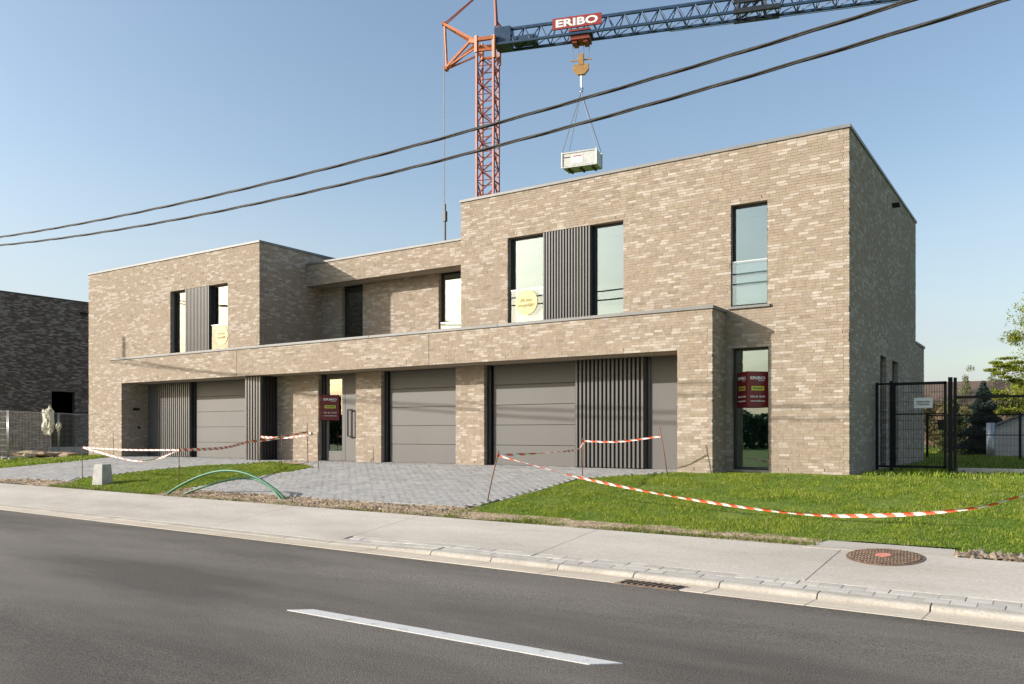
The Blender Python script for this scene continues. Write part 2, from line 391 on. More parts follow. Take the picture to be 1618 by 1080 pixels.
# manhole
MC = Vector((-1.66, 10.12)); MR = .41
def mz(x, y):
    n = (y-7.89+.0314*x); return walk_z(x, n) if n < 2.42 else -.556+.05*(n-2.42)
mh = thing('manhole_cover', (MC.x, MC.y, mz(*MC)), 'round rusty ribbed manhole cover with red paint dab in the pavement', 'manhole cover')
def disc(name, mat, r, dz, h, parent, cx=MC.x, cy=MC.y, n=40):
    m = MB(); t = [(cx+r*math.cos(2*math.pi*i/n), cy+r*math.sin(2*math.pi*i/n)) for i in range(n)]
    top = [(x, y, mz(x, y)+dz) for x, y in t]; bot = [(x, y, z-h) for x, y, z in top]
    m.add(top+bot, [tuple(range(n))]+[(i, n+i, n+(i+1)%n, (i+1)%n) for i in range(n)]); return m.build(name, mat, parent)
disc('frame_ring', 'iron', MR, .006, .02, mh); disc('lid', 'iron', MR-.03, .009, .01, mh)
for i in range(-11, 12):
    for a in (0, 1):
        c0 = i*.038; h_ = math.sqrt(max(0, (MR-.04)**2-c0*c0))
        if h_ < .05: continue
        m = MB(); ca, sa_ = (math.cos(.6), math.sin(.6)) if a == 0 else (-math.sin(.6), math.cos(.6))
        P = [MC+Vector((ca*c0-sa_*t*h_, sa_*c0+ca*t*h_)) for t in (-1, 1)]
        if a == 0 or i % 2 == 0: m.bar((P[0].x,P[0].y,mz(*P[0])+.014), (P[1].x,P[1].y,mz(*P[1])+.014), .011, .010); m.build('rib', 'iron', mh)
disc('paint_dab', 'manhole_red', .085, .021, .008, mh, MC.x-.02, MC.y+.02, 14)

# gutter drain
dr = thing('gutter_drain', (*st(-3.6,.1), ROADZ), 'slotted iron drain grate in the gutter', 'drain')
def drain_box(s0, s1, n0, n1, z0, z1, name, mat):
    m = MB(); a = [st(s0,n0), st(s1,n0), st(s1,n1), st(s0,n1)]
    m.hexa([(p[0],p[1],z0) for p in a]+[(p[0],p[1],z1) for p in a]); return m.build(name, mat, dr)
DS = -3.97
drain_box(DS, DS+.68, -.02, .19, ROADZ-.06, ROADZ+.012, 'pit', 'crane_dark')
for i in range(9): 
    m = MB(); s0 = DS+.01+i*.072; a = [st(s0,-.015), st(s0+.026,-.015), st(s0+.066,.185), st(s0+.04,.185)]
    m.hexa([(p[0],p[1],ROADZ+.0) for p in a]+[(p[0],p[1],ROADZ+.022) for p in a]); m.build('grate_bar', 'iron', dr)
drain_box(DS-.03, DS+.71, .19, .22, ROADZ-.05, ROADZ+.012, 'frame', 'iron')
drain_box(DS-.03, DS+.71, -.045, -.02, ROADZ-.05, ROADZ+.012, 'frame', 'iron')

# ------------------------------------------------------------------ driveways
def driveway(poly, name, nsingle, seed):
    r2 = random.Random(seed); xs = [p[0] for p in poly]; ys = [p[1] for p in poly]
    def hz(x, y): return float(g(x, y))+.012
    # bed sheet following the slope, clipped to the polygon by bmesh triangulation on a grid
    m = MB(); st_ = .2
    X = np.arange(min(xs), max(xs), st_); Y = np.arange(min(ys), max(ys), st_)
    for y in Y:
        for x in X:
            if inside1(poly, x+st_/2, y+st_/2):
                m.add([(x,y,hz(x,y)-.014),(x+st_,y,hz(x+st_,y)-.014),(x+st_,y+st_,hz(x+st_,y+st_)-.014),(x,y+st_,hz(x,y+st_)-.014)], [(0,1,2,3)])
    bed = tag(m.build(name, 'joint_sand'), kind='structure')
    var = []
    for q in range(7):
        t = r2.uniform(.90,1.09); w = r2.uniform(-.008,.008); mm = MB()
        e = .004
        mm.hexa([(-.1055,-.051,-.05),(.1055,-.051,-.05),(.1055,.051,-.05),(-.1055,.051,-.05),(-.1055+e,-.051+e,0),(.1055-e,-.051+e,0),(.1055-e,.051-e,0),(-.1055+e,.051-e,0)], ((.335+w)*t,.330*t,(.318-w)*t))
        var.append((mm, mm.mesh('paver', 'paver')))
    P = []; row = 0; y = min(ys)
    while y < max(ys):
        x = min(xs)+(row%2)*.1075
        while x < max(xs):
            if all(inside1(poly, x+a, y+b) for a, b in ((-.08,0),(.08,0),(0,-.04),(0,.04))): P.append((x, y))
            x += .215
        y += .106; row += 1
    def depth(p): return -math.sin(YAW)*p[0]+math.cos(YAW)*p[1]
    def vis(p):
        d = depth(p); u = (math.cos(YAW)*p[0]+math.sin(YAW)*p[1])/d; return abs(u) < .62
    P.sort(key=lambda p: (not vis(p), depth(p)))
    rest = MB()
    for i, (x, y) in enumerate(P):
        z = hz(x, y)+r2.uniform(-.002,.002); sl = math.atan((hz(x,y+.05)-hz(x,y-.05))/.1); rx, ry, rz = sl+r2.uniform(-.006,.006), r2.uniform(-.006,.006), r2.uniform(-.008,.008)
        mm, me_ = var[r2.randrange(7)]
        if i < nsingle:
            o = link('paver', me_, bed); o.location = (x, y, z); o.rotation_euler = (rx, ry, rz)
        else:
            c, s_ = math.cos(rx), math.sin(rx)
            rest.add([(x+vx, y+vy*c-vz*s_, z+vy*s_+vz*c-vx*ry) for vx, vy, vz in mm.v], mm.f, mm.c[0])
    if rest.v: tag(rest.build('paver_field', 'paver', bed), kind='stuff')
    return bed
DR = [(-16.41,15.26),(-17.0,11.8),(-16.2,11.62),(-12.89,11.5),(-10.46,11.42),(-8.62,11.45),(-8.4,12.41),(-8.22,14.81),(-7.38,15.59),(-6.66,16.1),(-6.66,17.3),(-18.3,17.3),(-18.3,16.25)]
DL = [(-30.5,11.6),(-27,11.68),(-25.38,11.66),(-23.96,11.87),(-21.96,11.75),(-22.59,12.32),(-21.3,14.52),(-18.78,16.1),(-18.6,17.3),(-27.06,17.3),(-27.2,16.2),(-27.6,15.02),(-29.0,13.16)]
driveway(DR, 'driveway', 300, 11); driveway(DL, 'driveway', 300, 12)

# ------------------------------------------------------------------ the brick house
CP = .058                                        # course pitch
def sn(z): return round(z/CP)*CP
Y0, YC, YB, YS = 17.0, 16.2, 18.92, 19.6
XL0, XL1, XR0, XR1 = -30.58, -20.82, -12.93, -3.43
CX0, CX1 = -27.73, -5.90; PX0, PX1 = -27.06, -6.66
ZS, ZC, ZH, ZB0, ZB1 = sn(2.567), sn(3.363), sn(6.80), sn(5.66), sn(6.40)
YBACK, YEXT, ZEXT = 25.84, 27.54, sn(3.36)
house = thing('brick_house', (-17, 17, 0), 'long tan brick double house with flat roofs, carport canopy and grey garage doors', 'house')
OP0 = [  # openings in the front wall plane y = 17: (x0, x1, z0, z1)
    (-25.45,-22.36, sn(3.42), sn(5.66)), (-11.47,-8.29, sn(3.42), sn(5.66)),
    (-5.79,-5.02, sn(3.47), sn(5.65)), (-5.77,-5.00, sn(.06), sn(2.62)),
    (PX0,-20.0, -.2, ZS), (-18.20,-16.68, -.2, ZS), (-15.71,-13.10, -.2, ZS), (-12.19,PX1, -.2, ZS)]
OPS = [(-19.87,-18.92, sn(3.2), ZB0), (-15.76,-14.70, sn(3.2), ZB0)]
OPR = [(20.32,21.10, sn(.06), sn(2.62)), (21.93,22.80, sn(.06), sn(2.62))]

core = MB()
def core_wall(plane, pos, u0, u1, z0, z1, ops, th=.30, ins=.0045):
    us = sorted({u0, u1}|{min(max(o[i],u0),u1) for o in ops for i in (0,1)}); zs = sorted({z0, z1}|{min(max(o[i],z0),z1) for o in ops for i in (2,3)})
    for a, b in zip(us, us[1:]):
        run = None
        for c, d in list(zip(zs, zs[1:]))+[(z1, z1)]:
            um, zm = (a+b)/2, (c+d)/2
            solid = c < d and not any(o[0] < um < o[1] and o[2] < zm < o[3] for o in ops)
            if solid: run = (run[0], d) if run else (c, d)
            if not solid and run:
                aa = a+(ins if any(abs(o[1]-a) < 1e-6 for o in ops) else 0); bb = b-(ins if any(abs(o[0]-b) < 1e-6 for o in ops) else 0)
                if plane == 'F': core.box(aa, bb, pos+ins, pos+th, run[0], run[1])
                else: core.box(pos-th, pos-ins, aa, bb, run[0], run[1])
                run = None
BRK = []                                          # all bricks: (plane, x, y, z, length)
def brick_col(x, z, r3):
    n = mnoise.noise(Vector((x*.55, z*1.3, 3.1)))+.45*mnoise.noise(Vector((x*1.7+9, z*4.2, 7.7)))
    t = r3.uniform(.95, 1.05); base = (.328*t, .266*t*r3.uniform(.985,1.015), .204*t*r3.uniform(.97,1.03))
    if r3.random() < max(.08, .28+.45*n):
        k = r3.uniform(.2, .9); cr_ = (.475, .42, .36); base = tuple(b*(1-k)+c*k for b, c in zip(base, cr_))
    elif r3.random() < .06: base = tuple(b*.84 for b in base)
    return base
def lay(plane, pos, u0, u1, z0, z1, ops=(), lo_corner=0, hi_corner=0, seed=1, out=None, pitch=CP, depth=.10):
    r3 = random.Random(seed); k0, k1 = int(round(z0/pitch)), int(round(z1/pitch)); out = BRK if out is None else out
    for k in range(k0, k1):
        za_, zb_ = k*pitch+.004, (k+1)*pitch-.004; zm = (za_+zb_)/2
        a, b = u0, u1
        if lo_corner: a += .108 if (k+lo_corner) % 2 else 0
        if hi_corner: b -= .108 if (k+hi_corner) % 2 else 0
        seg = [(a, b)]
        for o in ops:
            if o[2] < zm < o[3]:
                ns_ = []
                for p, q in seg:
                    if o[1] <= p or o[0] >= q: ns_.append((p, q)); continue
                    if o[0] > p: ns_.append((p, o[0]))
                    if o[1] < q: ns_.append((o[1], q))
                seg = ns_
        off = r3.uniform(0,.2)
        for p, q in seg:
            x = math.floor((p-off)/.2)*.2+off
            while x < q:
                e0, e1 = max(x, p), min(x+.2, q)
                if e1-e0 > .03:
                    fa = e0 if e0 == p else e0+.002; fb = e1 if e1 == q else e1-.002
                    out.append((plane, pos+(r3.uniform(-.0022,.0022)), fa, fb, za_, zb_, brick_col(fa+(0 if plane == 'F' else pos*3), zm, r3), depth))
                x += .2
opsF = OP0
# front plane, blocks
core_wall('F', Y0, XL0+.01, XL1-.01, -.3, ZH, OP0); lay('F', Y0, XL0, XL1, sn(-.29), ZH, OP0, hi_corner=1, seed=1)
core_wall('F', Y0, XL1-.01, XR0+.01, -.3, ZS, OP0); lay('F', Y0, XL1, XR0, 0, ZS, OP0, seed=2)
core_wall('F', Y0, XR0+.01, XR1-.01, -.3, ZH, OP0); lay('F', Y0, XR0, XR1, 0, ZH, OP0, hi_corner=1, seed=3)
# canopy band with end piers
opc = [(PX0, PX1, -.3, ZS)]
core_wall('F', YC, CX0+.01, CX1-.01, -.3, ZC, opc, th=.35); lay('F', YC, CX0, CX1, 0, ZC, opc, hi_corner=1, seed=4)
core_wall('R', CX1, YC+.3, Y0, -.3, ZC, [], th=.35); lay('R', CX1, YC, Y0, 0, ZC, lo_corner=2, seed=5)
core_wall('R', PX0, YC+.3, Y0+.3, -.3, ZS, [], th=.30); lay('R', PX0, YC+.005, Y0+.2, 0, ZS, seed=6)
core.box(CX0+.02, CX0+.3, YC+.3, Y0, -.3, ZC)
core.box(CX1-.755, CX1-.35, YC+.35, Y0+.02, -.3, ZS+.1)
# set-back middle part upstairs
core_wall('F', YB, XL1, XR0, ZB0, ZB1, [], th=.25); lay('F', YB, XL1+.002, XR0, ZB0, ZB1, seed=7)
core_wall('F', YS, XL1, XR0, 3.0, ZB0, OPS); lay('F', YS, XL1, XR0, sn(3.0), ZB0, OPS, seed=8)
# side walls
core_wall('R', XL1, Y0+.3, YBACK, 2.9, ZH, []); lay('R', XL1, Y0, YBACK, sn(3.0), ZH, lo_corner=2, seed=9)
core_wall('R', XR1, Y0+.3, YEXT, -.3, ZEXT, OPR); core_wall('R', XR1, Y0+.3, YBACK, ZEXT, ZH, [])
lay('R', XR1, Y0, YEXT, 0, ZEXT, OPR, lo_corner=2, seed=10); lay('R', XR1, Y0, YBACK, ZEXT, ZH, [], lo_corner=2, seed=10)
# left outer wall, back walls
core.box(XL0+.007, XL0+.3, Y0+.3, YBACK, -.3, ZH); core.box(XL0, XL1, YBACK-.3, YBACK, -.3, ZH)
core.box(XL1, XR0, YBACK-.3, YBACK-.002, -.3, ZB1-.1); core.box(XR0, XR1-.3, YBACK-.3, YBACK, -.3, ZH); core.box(XR0+.007, XR0+.3, Y0+.3, YBACK-.3, ZB1-.3, ZH)
core.box(XR0+.007, XR0+.3, Y0+.3, YS+.3, 3.0, ZB1-.3)
core.box(XR0, XR1-.3, YEXT-.3, YEXT, -.3, ZEXT)
wall = core.build('wall', 'mortar', house)
# choose the 300 bricks that show largest
def proj(x, y, z):
    d = -math.sin(YAW)*x+math.cos(YAW)*y; return 809+1300*(math.cos(YAW)*x+math.sin(YAW)*y)/d, 684-1300*(z-CAMZ)/d, d
cand = []
for i, b in enumerate(BRK):
    if b[0] == 'F' and b[3]-b[2] > .195 and (b[1] < 16.5 or (b[1] < 17.1 and b[2] > -5.0 or (b[4] > 3.5 and b[1] < 17.1))):
        p, q = proj(b[2], b[1], b[4]), proj(b[3], b[1], b[5]); cand.append((-(q[0]-p[0])*(p[1]-q[1]), i))
cand.sort(); single = {i for _, i in cand[:300]}
field = MB(); BM = {}
def box5(m, pl, pos, a, b, z0, z1, col, dep):
    if pl == 'F': m.add([(a,pos,z0),(b,pos,z0),(b,pos,z1),(a,pos,z1),(a,pos+dep,z0),(b,pos+dep,z0),(b,pos+dep,z1),(a,pos+dep,z1)], [(0,1,2,3),(1,5,6,2),(4,0,3,7),(3,2,6,7),(4,5,1,0)], col)
    else: m.add([(pos,a,z0),(pos,b,z0),(pos,b,z1),(pos,a,z1),(pos-dep,a,z0),(pos-dep,b,z0),(pos-dep,b,z1),(pos-dep,a,z1)], [(0,1,2,3),(1,5,6,2),(4,0,3,7),(3,2,6,7),(4,5,1,0)], col)
for i, (pl, pos, a, b, z0, z1, col, dep) in enumerate(BRK):
    if i in single:
        key = tuple(round(c*12) for c in col)
        if key not in BM:
            mm = MB(); box5(mm, 'F', 0, -.098, .098, -.025, .025, col, .1); BM[key] = mm.mesh('brick', 'brick')
        o = link('brick', BM[key], wall); o.location = ((a+b)/2, pos, (z0+z1)/2)
    else: box5(field, pl, pos, a, b, z0, z1, col, dep)
tag(field.build('brickwork', 'brick', wall), kind='stuff')

# floors, ceilings, flat roofs
quick('floor_slab', 'floor_int', house, (XL0+.3,XR1-.3,Y0+.25,YBACK-.3,-.1,.02))
quick('upper_floor', 'plaster', house, (XL0+.3,XR1-.3,Y0+.31,YBACK-.3,ZS+.15,3.05))
quick('flat_roof', 'coping', house, (XL0+.3,XL1-.3,Y0+.3,YBACK-.3,ZH-.45,ZH-.15)); quick('flat_roof', 'coping', house, (XR0+.3,XR1-.3,Y0+.3,YBACK-.3,ZH-.45,ZH-.15))
quick('flat_roof', 'coping', house, (XL1,XR0,YB+.25,YBACK-.3,ZB1-.4,ZB1-.12)); quick('flat_roof', 'coping', house, (XR0+.3,XR1-.3,YBACK,YEXT-.3,ZEXT-.4,ZEXT-.12))
quick('soffit', 'soffit', house, (CX0+.3,CX1-.35,YC+.05,Y0+.24,ZS+.004,ZS+.10))
quick('canopy_roof', 'coping', house, (CX0+.3,CX1-.35,YC+.35,Y0-.002,ZC-.32,ZC-.2)); quick('terrace_floor', 'coping', house, (XL1,XR0,Y0-.002,YS,3.06,3.12))
quick('soffit', 'soffit', house, (XL1,XR0,YB+.04,YS+.05,ZB0+.004,ZB0+.08))
# copings
def coping(name, boxes): return quick(name, 'coping', house, *boxes, bevel=.006)
CH = .07
coping('coping', [(XL0-.03,XL1+.03,Y0-.03,Y0+.36,ZH+.002,ZH+CH)]); coping('coping', [(XL1-.36,XL1+.03,Y0+.362,YBACK,ZH+.002,ZH+CH)])
coping('coping', [(XR0-.03,XR1+.03,Y0-.03,Y0+.36,ZH+.002,ZH+CH)]); coping('coping', [(XR1-.36,XR1+.03,Y0+.362,YBACK+.03,ZH+.002,ZH+CH)])
coping('coping', [(XL1+.035,XR0-.002,YB-.03,YB+.3,ZB1+.002,ZB1+CH)]); coping('coping', [(XR1-.36,XR1+.03,YBACK+.032,YEXT+.03,ZEXT+.002,ZEXT+CH)])
for a, b in ((CX0-.03,-24.2),(-24.195,-19.6),(-19.595,-15.4),(-15.395,-11.2),(-11.195,CX1+.03)): coping('coping', [(a,b,YC-.03,YC+.42,ZC+.002,ZC+CH)])
coping('coping', [(CX1-.38,CX1+.03,YC+.422,Y0-.002,ZC+.002,ZC+CH)])
# movement joints and weep vents
for x in (-20.9,-13.35): quick('movement_joint', 'slat_back', house, (x,x+.012,YC-.004,YC+.02,ZS,ZC))
vents = [(x, YC, ZS+CP*1.0) for x in np.arange(-26.5,-6.6,1.55)]+[(x, Y0, sn(5.66)+CP) for x in (-11.2,-10.3,-9.3,-8.5,-25.2,-24.2,-22.6)]+[(x, Y0, sn(5.65)+CP) for x in (-5.6,-5.15)]+[(x, Y0, sn(2.62)+CP) for x in (-5.55,)]+[(x, Y0, CP) for x in (-12.9,-12.5,-4.6,-3.9)]+[(-6.3,YC,CP)]
for x, y, z in vents: quick('weep_vent', 'slat_back', house, (x,x+.011,y-.004,y+.02,z+.002,z+.056))

# ---- joinery helpers (everything faces -Y)
def slats(x0, x1, yf, z0, z1, pitch=.076, w=.036, d=.05, name='slat_screen', back=.03, yb_=None):
    bk = quick(name, 'slat_back', house, (x0,x1,yf+d,yf+d+back,z0,z1)); n = int(round((x1-x0)/pitch)); p = (x1-x0)/n; mm = MB(); mm.box(-w/2,w/2,0,d-.001,z0,z1); me_ = mm.mesh('slat', 'slat_paint')
    for i in range(n): o = link('slat', me_, bk); o.location = (x0+(i+.5)*p, yf, 0)
    return bk
def garage(x0, x1, y, z0, z1, n=5):
    fr = quick('garage_door', 'anthracite', house, (x0,x1,y+.055,y+.08,z0,z1)); h = (z1-z0)/n
    for i in range(n): quick('door_panel', 'door_paint', fr, (x0+.05,x1-.01,y+rng.uniform(0,.002),y+.05,z0+i*h+.006,z0+(i+1)*h-.004), bevel=.005)
    quick('threshold', 'galvanised', fr, (x0,x1,y-.02,y+.05,-.01,.012))
    return fr
def window(x0, x1, z0, z1, y, fw=.05, bottom=.06, name='window'):
    f = MB(); f.box(x0,x0+fw,y,y+.07,z0,z1); f.box(x1-fw,x1,y,y+.07,z0,z1); f.box(x0+fw,x1-fw,y,y+.07,z1-fw,z1); f.box(x0+fw,x1-fw,y,y+.07,z0,z0+bottom)
    fo = f.build(name, 'anthracite', house, bevel=.004)
    quick('pane', 'glass', fo, (x0+fw,x1-fw,y+.03,y+.036,z0+bottom,z1-fw)); return fo
def guard(parent, x0, x1, y, z0, z1):
    quick('glass_guard', 'guard_glass', parent, (x0,x1,y,y+.012,z0,z1)); quick('guard_rail', 'galvanised', parent, (x0,x1,y-.008,y+.02,z1,z1+.02))
def sticker(parent, x, y, z, r):
    m = MB(); n = 36; t = [(x+r*math.cos(2*math.pi*i/n), z+r*math.sin(2*math.pi*i/n)) for i in range(n)]
    m.add([(a,y-.006,b) for a, b in t]+[(a,y,b) for a, b in t], [tuple(range(n)), tuple(range(n,2*n))[::-1]]+[(i,n+i,n+(i+1)%n,(i+1)%n) for i in range(n)])
    so = m.build('round_sticker', 'sticker_yellow', parent)
    place_text('6% btw', r*1.05, r*.26, 'sticker_ink', (x,y-.009,z+r*.16), (1,0,0), so, .01); place_text('mogelijk!', r*1.45, r*.34, 'sticker_ink', (x,y-.009,z-r*.26), (1,0,0), so, .01)
GY = Y0+.16
zb, zt = sn(3.42), sn(5.66)
# upstairs right: two panes with a slatted panel between
w = window(-11.47,-10.45,zb,zt,GY); guard(w,-11.40,-10.46,Y0+.06,zb+.02,zb+.94); sticker(w,-10.95,Y0+.055,zb+.63,.32)
slats(-10.45,-9.13,Y0-.005,zb,zt-.01); window(-9.13,-8.29,zb,zt,GY)
quick('panel_return', 'anthracite', house, (-9.15,-9.13,Y0+.08,GY+.1,zb,zt))
# upstairs left
w = window(-25.45,-24.62,zb,zt,GY); slats(-24.62,-23.32,Y0-.005,zb,zt-.01)
w = window(-23.32,-22.36,zb,zt,GY); guard(w,-23.30,-22.40,Y0+.06,zb+.02,zb+.94); sticker(w,-22.75,Y0+.055,zb+.60,.32)
quick('panel_return', 'anthracite', house, (-23.34,-23.32,Y0+.08,GY+.1,zb,zt))
# tall window over the side light
w = window(-5.79,-5.02,sn(3.47),sn(5.65),GY-.02); guard(w,-5.77,-5.04,Y0+.05,sn(3.47)+.04,sn(3.47)+.94)
quick('sill', 'coping', w, (-5.85,-4.96,Y0-.05,GY-.02,sn(3.47)-.05,sn(3.47)+.004), bevel=.004)
window(-5.77,-5.00,sn(.06),sn(2.62),GY-.02)
# set-back windows
window(-19.87,-18.92,sn(3.2),ZB0,YS+.14); w = window(-15.76,-14.70,sn(3.2),ZB0,YS+.14); guard(w,-15.74,-14.72,YS+.05,sn(3.2),zb+.75)
# side windows (facing +X)
for o in OPR:
    f = MB(); xx = XR1-.18
    f.box(xx,xx+.07,o[0],o[0]+.05,o[2],o[3]); f.box(xx,xx+.07,o[1]-.05,o[1],o[2],o[3]); f.box(xx,xx+.07,o[0]+.05,o[1]-.05,o[3]-.05,o[3]); f.box(xx,xx+.07,o[0]+.05,o[1]-.05,o[2],o[2]+.06)
    fo = f.build('window', 'anthracite', house); quick('pane', 'glass', fo, (xx+.03,xx+.036,o[0]+.05,o[1]-.05,o[2]+.06,o[3]-.05))
quick('overflow_spout', 'black_metal', house, (XR1-.05,XR1+.16,21.9,22.12,sn(6.38),sn(6.38)+.07))
# ground floor right: garage, slatted screen, plain door
DY = Y0+.2
zd0, zd1 = .012, ZS-.004
quick('door_frame', 'anthracite', house, (-12.19,-12.08,DY-.06,DY+.1,0,ZS)); garage(-12.08,-9.62,DY,zd0,zd1)
slats(-9.60,-7.80,DY-.14,zd0+.02,zd1,pitch=.104,w=.05,d=.07); quick('panel_return', 'anthracite', house, (-7.80,-7.78,DY-.07,DY+.08,zd0,zd1)); quick('panel_return', 'anthracite', house, (-9.62,-9.60,DY-.07,DY+.08,zd0,zd1))
d = quick('side_door', 'door_paint', house, (-7.70,PX1-.0,DY,DY+.05,zd0,zd1), bevel=.004); quick('door_frame', 'anthracite', house, (-7.78,-7.70,DY-.02,DY+.1,0,ZS))
# single garage
quick('door_frame', 'anthracite', house, (-15.71,-15.60,DY-.06,DY+.1,0,ZS)); garage(-15.60,-13.10,DY,zd0,zd1)
# front door with side light
quick('door_frame', 'anthracite', house, (-18.20,-18.08,DY-.06,DY+.09,0,ZS))
f = MB(); f.box(-18.08,-17.98,DY,DY+.06,.02,zd1); f.box(-17.42,-17.30,DY,DY+.06,.02,zd1); f.box(-17.98,-17.42,DY,DY+.06,.02,.30); f.box(-17.98,-17.42,DY,DY+.06,zd1-.14,zd1)
sl = f.build('side_light', 'door_paint', house, bevel=.004); quick('pane', 'glass', sl, (-17.98,-17.42,DY+.03,DY+.036,.30,zd1-.14))
fd = quick('front_door', 'door_paint', house, (-17.29,-16.69,DY,DY+.06,.02,zd1), bevel=.004)
h = MB(); hx = -17.14
h.box(hx,hx+.035,DY-.09,DY-.055,.72,1.52); h.box(hx,hx+.035,DY-.055,DY,.72,.755); h.box(hx,hx+.035,DY-.055,DY,1.485,1.52); h.box(hx+.16,hx+.195,DY-.09,DY-.055,.72,1.52); h.box(hx+.035,hx+.16,DY-.09,DY-.055,.72,.755); h.box(hx+.035,hx+.16,DY-.09,DY-.055,1.485,1.52)
h.build('handle', 'black_metal', fd)
# ground floor left
quick('front_door', 'door_paint', house, (PX0,-25.28,DY,DY+.05,zd0,zd1)); h = MB(); h.box(-26.2,-26.16,DY-.08,DY-.04,.7,1.6); h.box(-26.2,-26.16,DY-.04,DY,.8,.84); h.box(-26.2,-26.16,DY-.04,DY,1.46,1.5); h.build('handle', 'black_metal', house)
slats(-26.22,-24.42,DY-.16,zd0+.02,zd1,pitch=.112,w=.06,d=.07); quick('panel_return', 'anthracite', house, (-24.42,-24.40,DY-.09,DY+.08,zd0,zd1))
garage(-24.32,-20.75,DY,zd0,zd1); quick('door_frame', 'anthracite', house, (-24.40,-24.32,DY-.02,DY+.1,0,ZS))
# slatted store that stands out to the canopy edge
bx0, bx1, byf = -20.75, -20.0, 16.38
slats(bx0,bx1,byf,zd0,zd1,pitch=.125,w=.066,d=.07)
bk = quick('slat_screen', 'slat_back', house, (bx1-.06,bx1-.03,byf+.1,DY,zd0,zd1)); mm = MB(); mm.box(bx1-.03,bx1+.005,-.03,.03,zd0,zd1); me_ = mm.mesh('slat', 'anthracite')  # side slats take the dark frame colour, so their shade is painted in
for i in range(7): o = link('slat', me_, bk); o.location = (0, byf+.16+i*.112, 0)
quick('store_wall', 'slat_back', house, (bx0+.02,bx1-.06,byf+.12,DY+.02,zd0,zd1))
# lamp and bell on the left pier
quick('wall_lamp', 'black_metal', house, (PX0,PX0+.10,16.62,16.82,1.62,1.70)); quick('door_bell', 'black_metal', house, (PX0,PX0+.03,16.80,16.88,.98,1.06))
quick('socket_box', 'plaster', house, (-18.55,-18.47,Y0-.04,Y0+.01,.80,.86))
# room behind the tall side light: back wall with a door
quick('partition', 'plaster', house, (-8.4,XR1-.3,23.0,23.1,.02,ZS+.15), (-8.4,-8.3,Y0+.31,23.0,.02,ZS+.15))
idr = quick('inner_door', 'plaster', house, (-7.75,-6.85,22.97,22.998,.02,2.1), bevel=.004); h = MB(); h.box(-7.02,-6.98,22.92,22.97,1.0,1.04); h.box(-7.16,-6.98,22.89,22.92,1.0,1.04); h.build('handle', 'black_metal', idr)
for x in (-19.3,-16.6,-14.5): quick('partition', 'plaster', house, (x,x+.1,Y0+.31,YBACK-.3,.02,ZS+.15))
quick('partition', 'plaster', house, (-30.2,-8.4,20.6,20.7,.02,ZS+.15))
quick('partition', 'plaster', house, (-30.2,XL1-.3,20.8,20.9,3.05,ZH-.45), (XR0+.3,XR1-.3,20.8,20.9,3.05,ZH-.45), (XL1,XR0,22.2,22.3,3.05,ZB1-.4))

# ---- for-sale signs: folded boards
def sale_sign(name, x, y, z, lw, h, label):
    t = thing(name, (x, y, z), label, 'sign', None); k = lw*math.sin(R(45))
    A, B, Cc = Vector((x-k,y,0)), Vector((x,y-k,0)), Vector((x+k,y,0))
    for nm, p, q in (('left_board', A, B), ('right_board', B, Cc)):
        d = (q-p).normalized(); nrm = Vector((d.y,-d.x,0)); m = MB(); m.obox((p+q)/2+Vector((0,0,z+h/2))-nrm*.006, d*(lw/2-.002), nrm*-.006, Vector((0,0,h/2))); b = m.build('board', 'sign_red', t)
        c = (p+q)/2+nrm*.004
        def tx(body, wd, ht, mat, f, bold=0): place_text(body, wd, ht, mat, c+Vector((0,0,z+h*f)), d, b, bold)
        tx('ERIBO', lw*.72, h*.085, 'sign_white', .82, .03); 
        mm = MB(); mm.obox(c+Vector((0,0,z+h*.53)), d*(lw*.31), nrm*-.0015, Vector((0,0,h*.062))); mm.build('lime_patch', 'sign_lime', b)
        c = c+nrm*.004; tx('TE KOOP', lw*.48, h*.06, 'sign_red', .53, .02)
        c = c-nrm*.004; tx('056 62 10 00', lw*.70, h*.055, 'sign_white', .30, .012); tx('www.eribo.be', lw*.70, h*.05, 'sign_white', .18, .012)
        mm = MB(); mm.obox(c+Vector((lw*.17*d.x,lw*.17*d.y,z+h*.745)), d*(lw*.15), nrm*-.001, Vector((0,0,h*.006))); mm.build('underline', 'sign_white', b)
    return t
sale_sign('sale_sign', -5.375, GY-.025, 1.36, .46, .74, 'folded dark red for-sale sign on the tall narrow ground-floor window')
sale_sign('sale_sign', -17.90, DY-.005, 1.20, .52, .74, 'folded dark red for-sale sign hung beside the grey front door')

# ------------------------------------------------------------------ neighbour: dark brick house
NX = -40.5; NZ0, NZ1 = -.28, 7.33
nb_ = thing('dark_brick_house', (-45, 22, -.28), 'dark brown brick house wall behind the site fence at the left', 'house')
core = MB(); opn = [(20.45,22.75,-.1,2.85)]
yo = [(20.70,21.85,sn(-.23),sn(2.87))]
core_wall('R', NX, 16.0, 31, -.4, NZ1, yo); core.box(-52,NX-.3,16,16.3,-.4,NZ1); core.box(-52,NX-.3,30.7,31,-.4,NZ1); core.box(-52,-51.7,16.3,30.7,-.4,NZ1); core.box(-51.7,NX-.3,16.3,30.7,NZ1-.4,NZ1-.2); core.box(-51.7,NX-.3,16.3,30.7,-.4,-.25)
nw = core.build('wall', 'dark_mortar', nb_)
def dark_col(x, z, r3):
    t = r3.uniform(.7,1.25); b = (.125*t,.100*t,.088*t)
    if r3.random() < .34: k = r3.uniform(.4,1); b = tuple(q*(1-k)+c*k for q, c in zip(b, (.28,.245,.22)))
    return b
keep = brick_col; brick_col = dark_col; NB = []
lay('R', NX, 16.0, 31, sn(-.35), sn(NZ1), yo, seed=31, out=NB); brick_col = keep
m = MB()
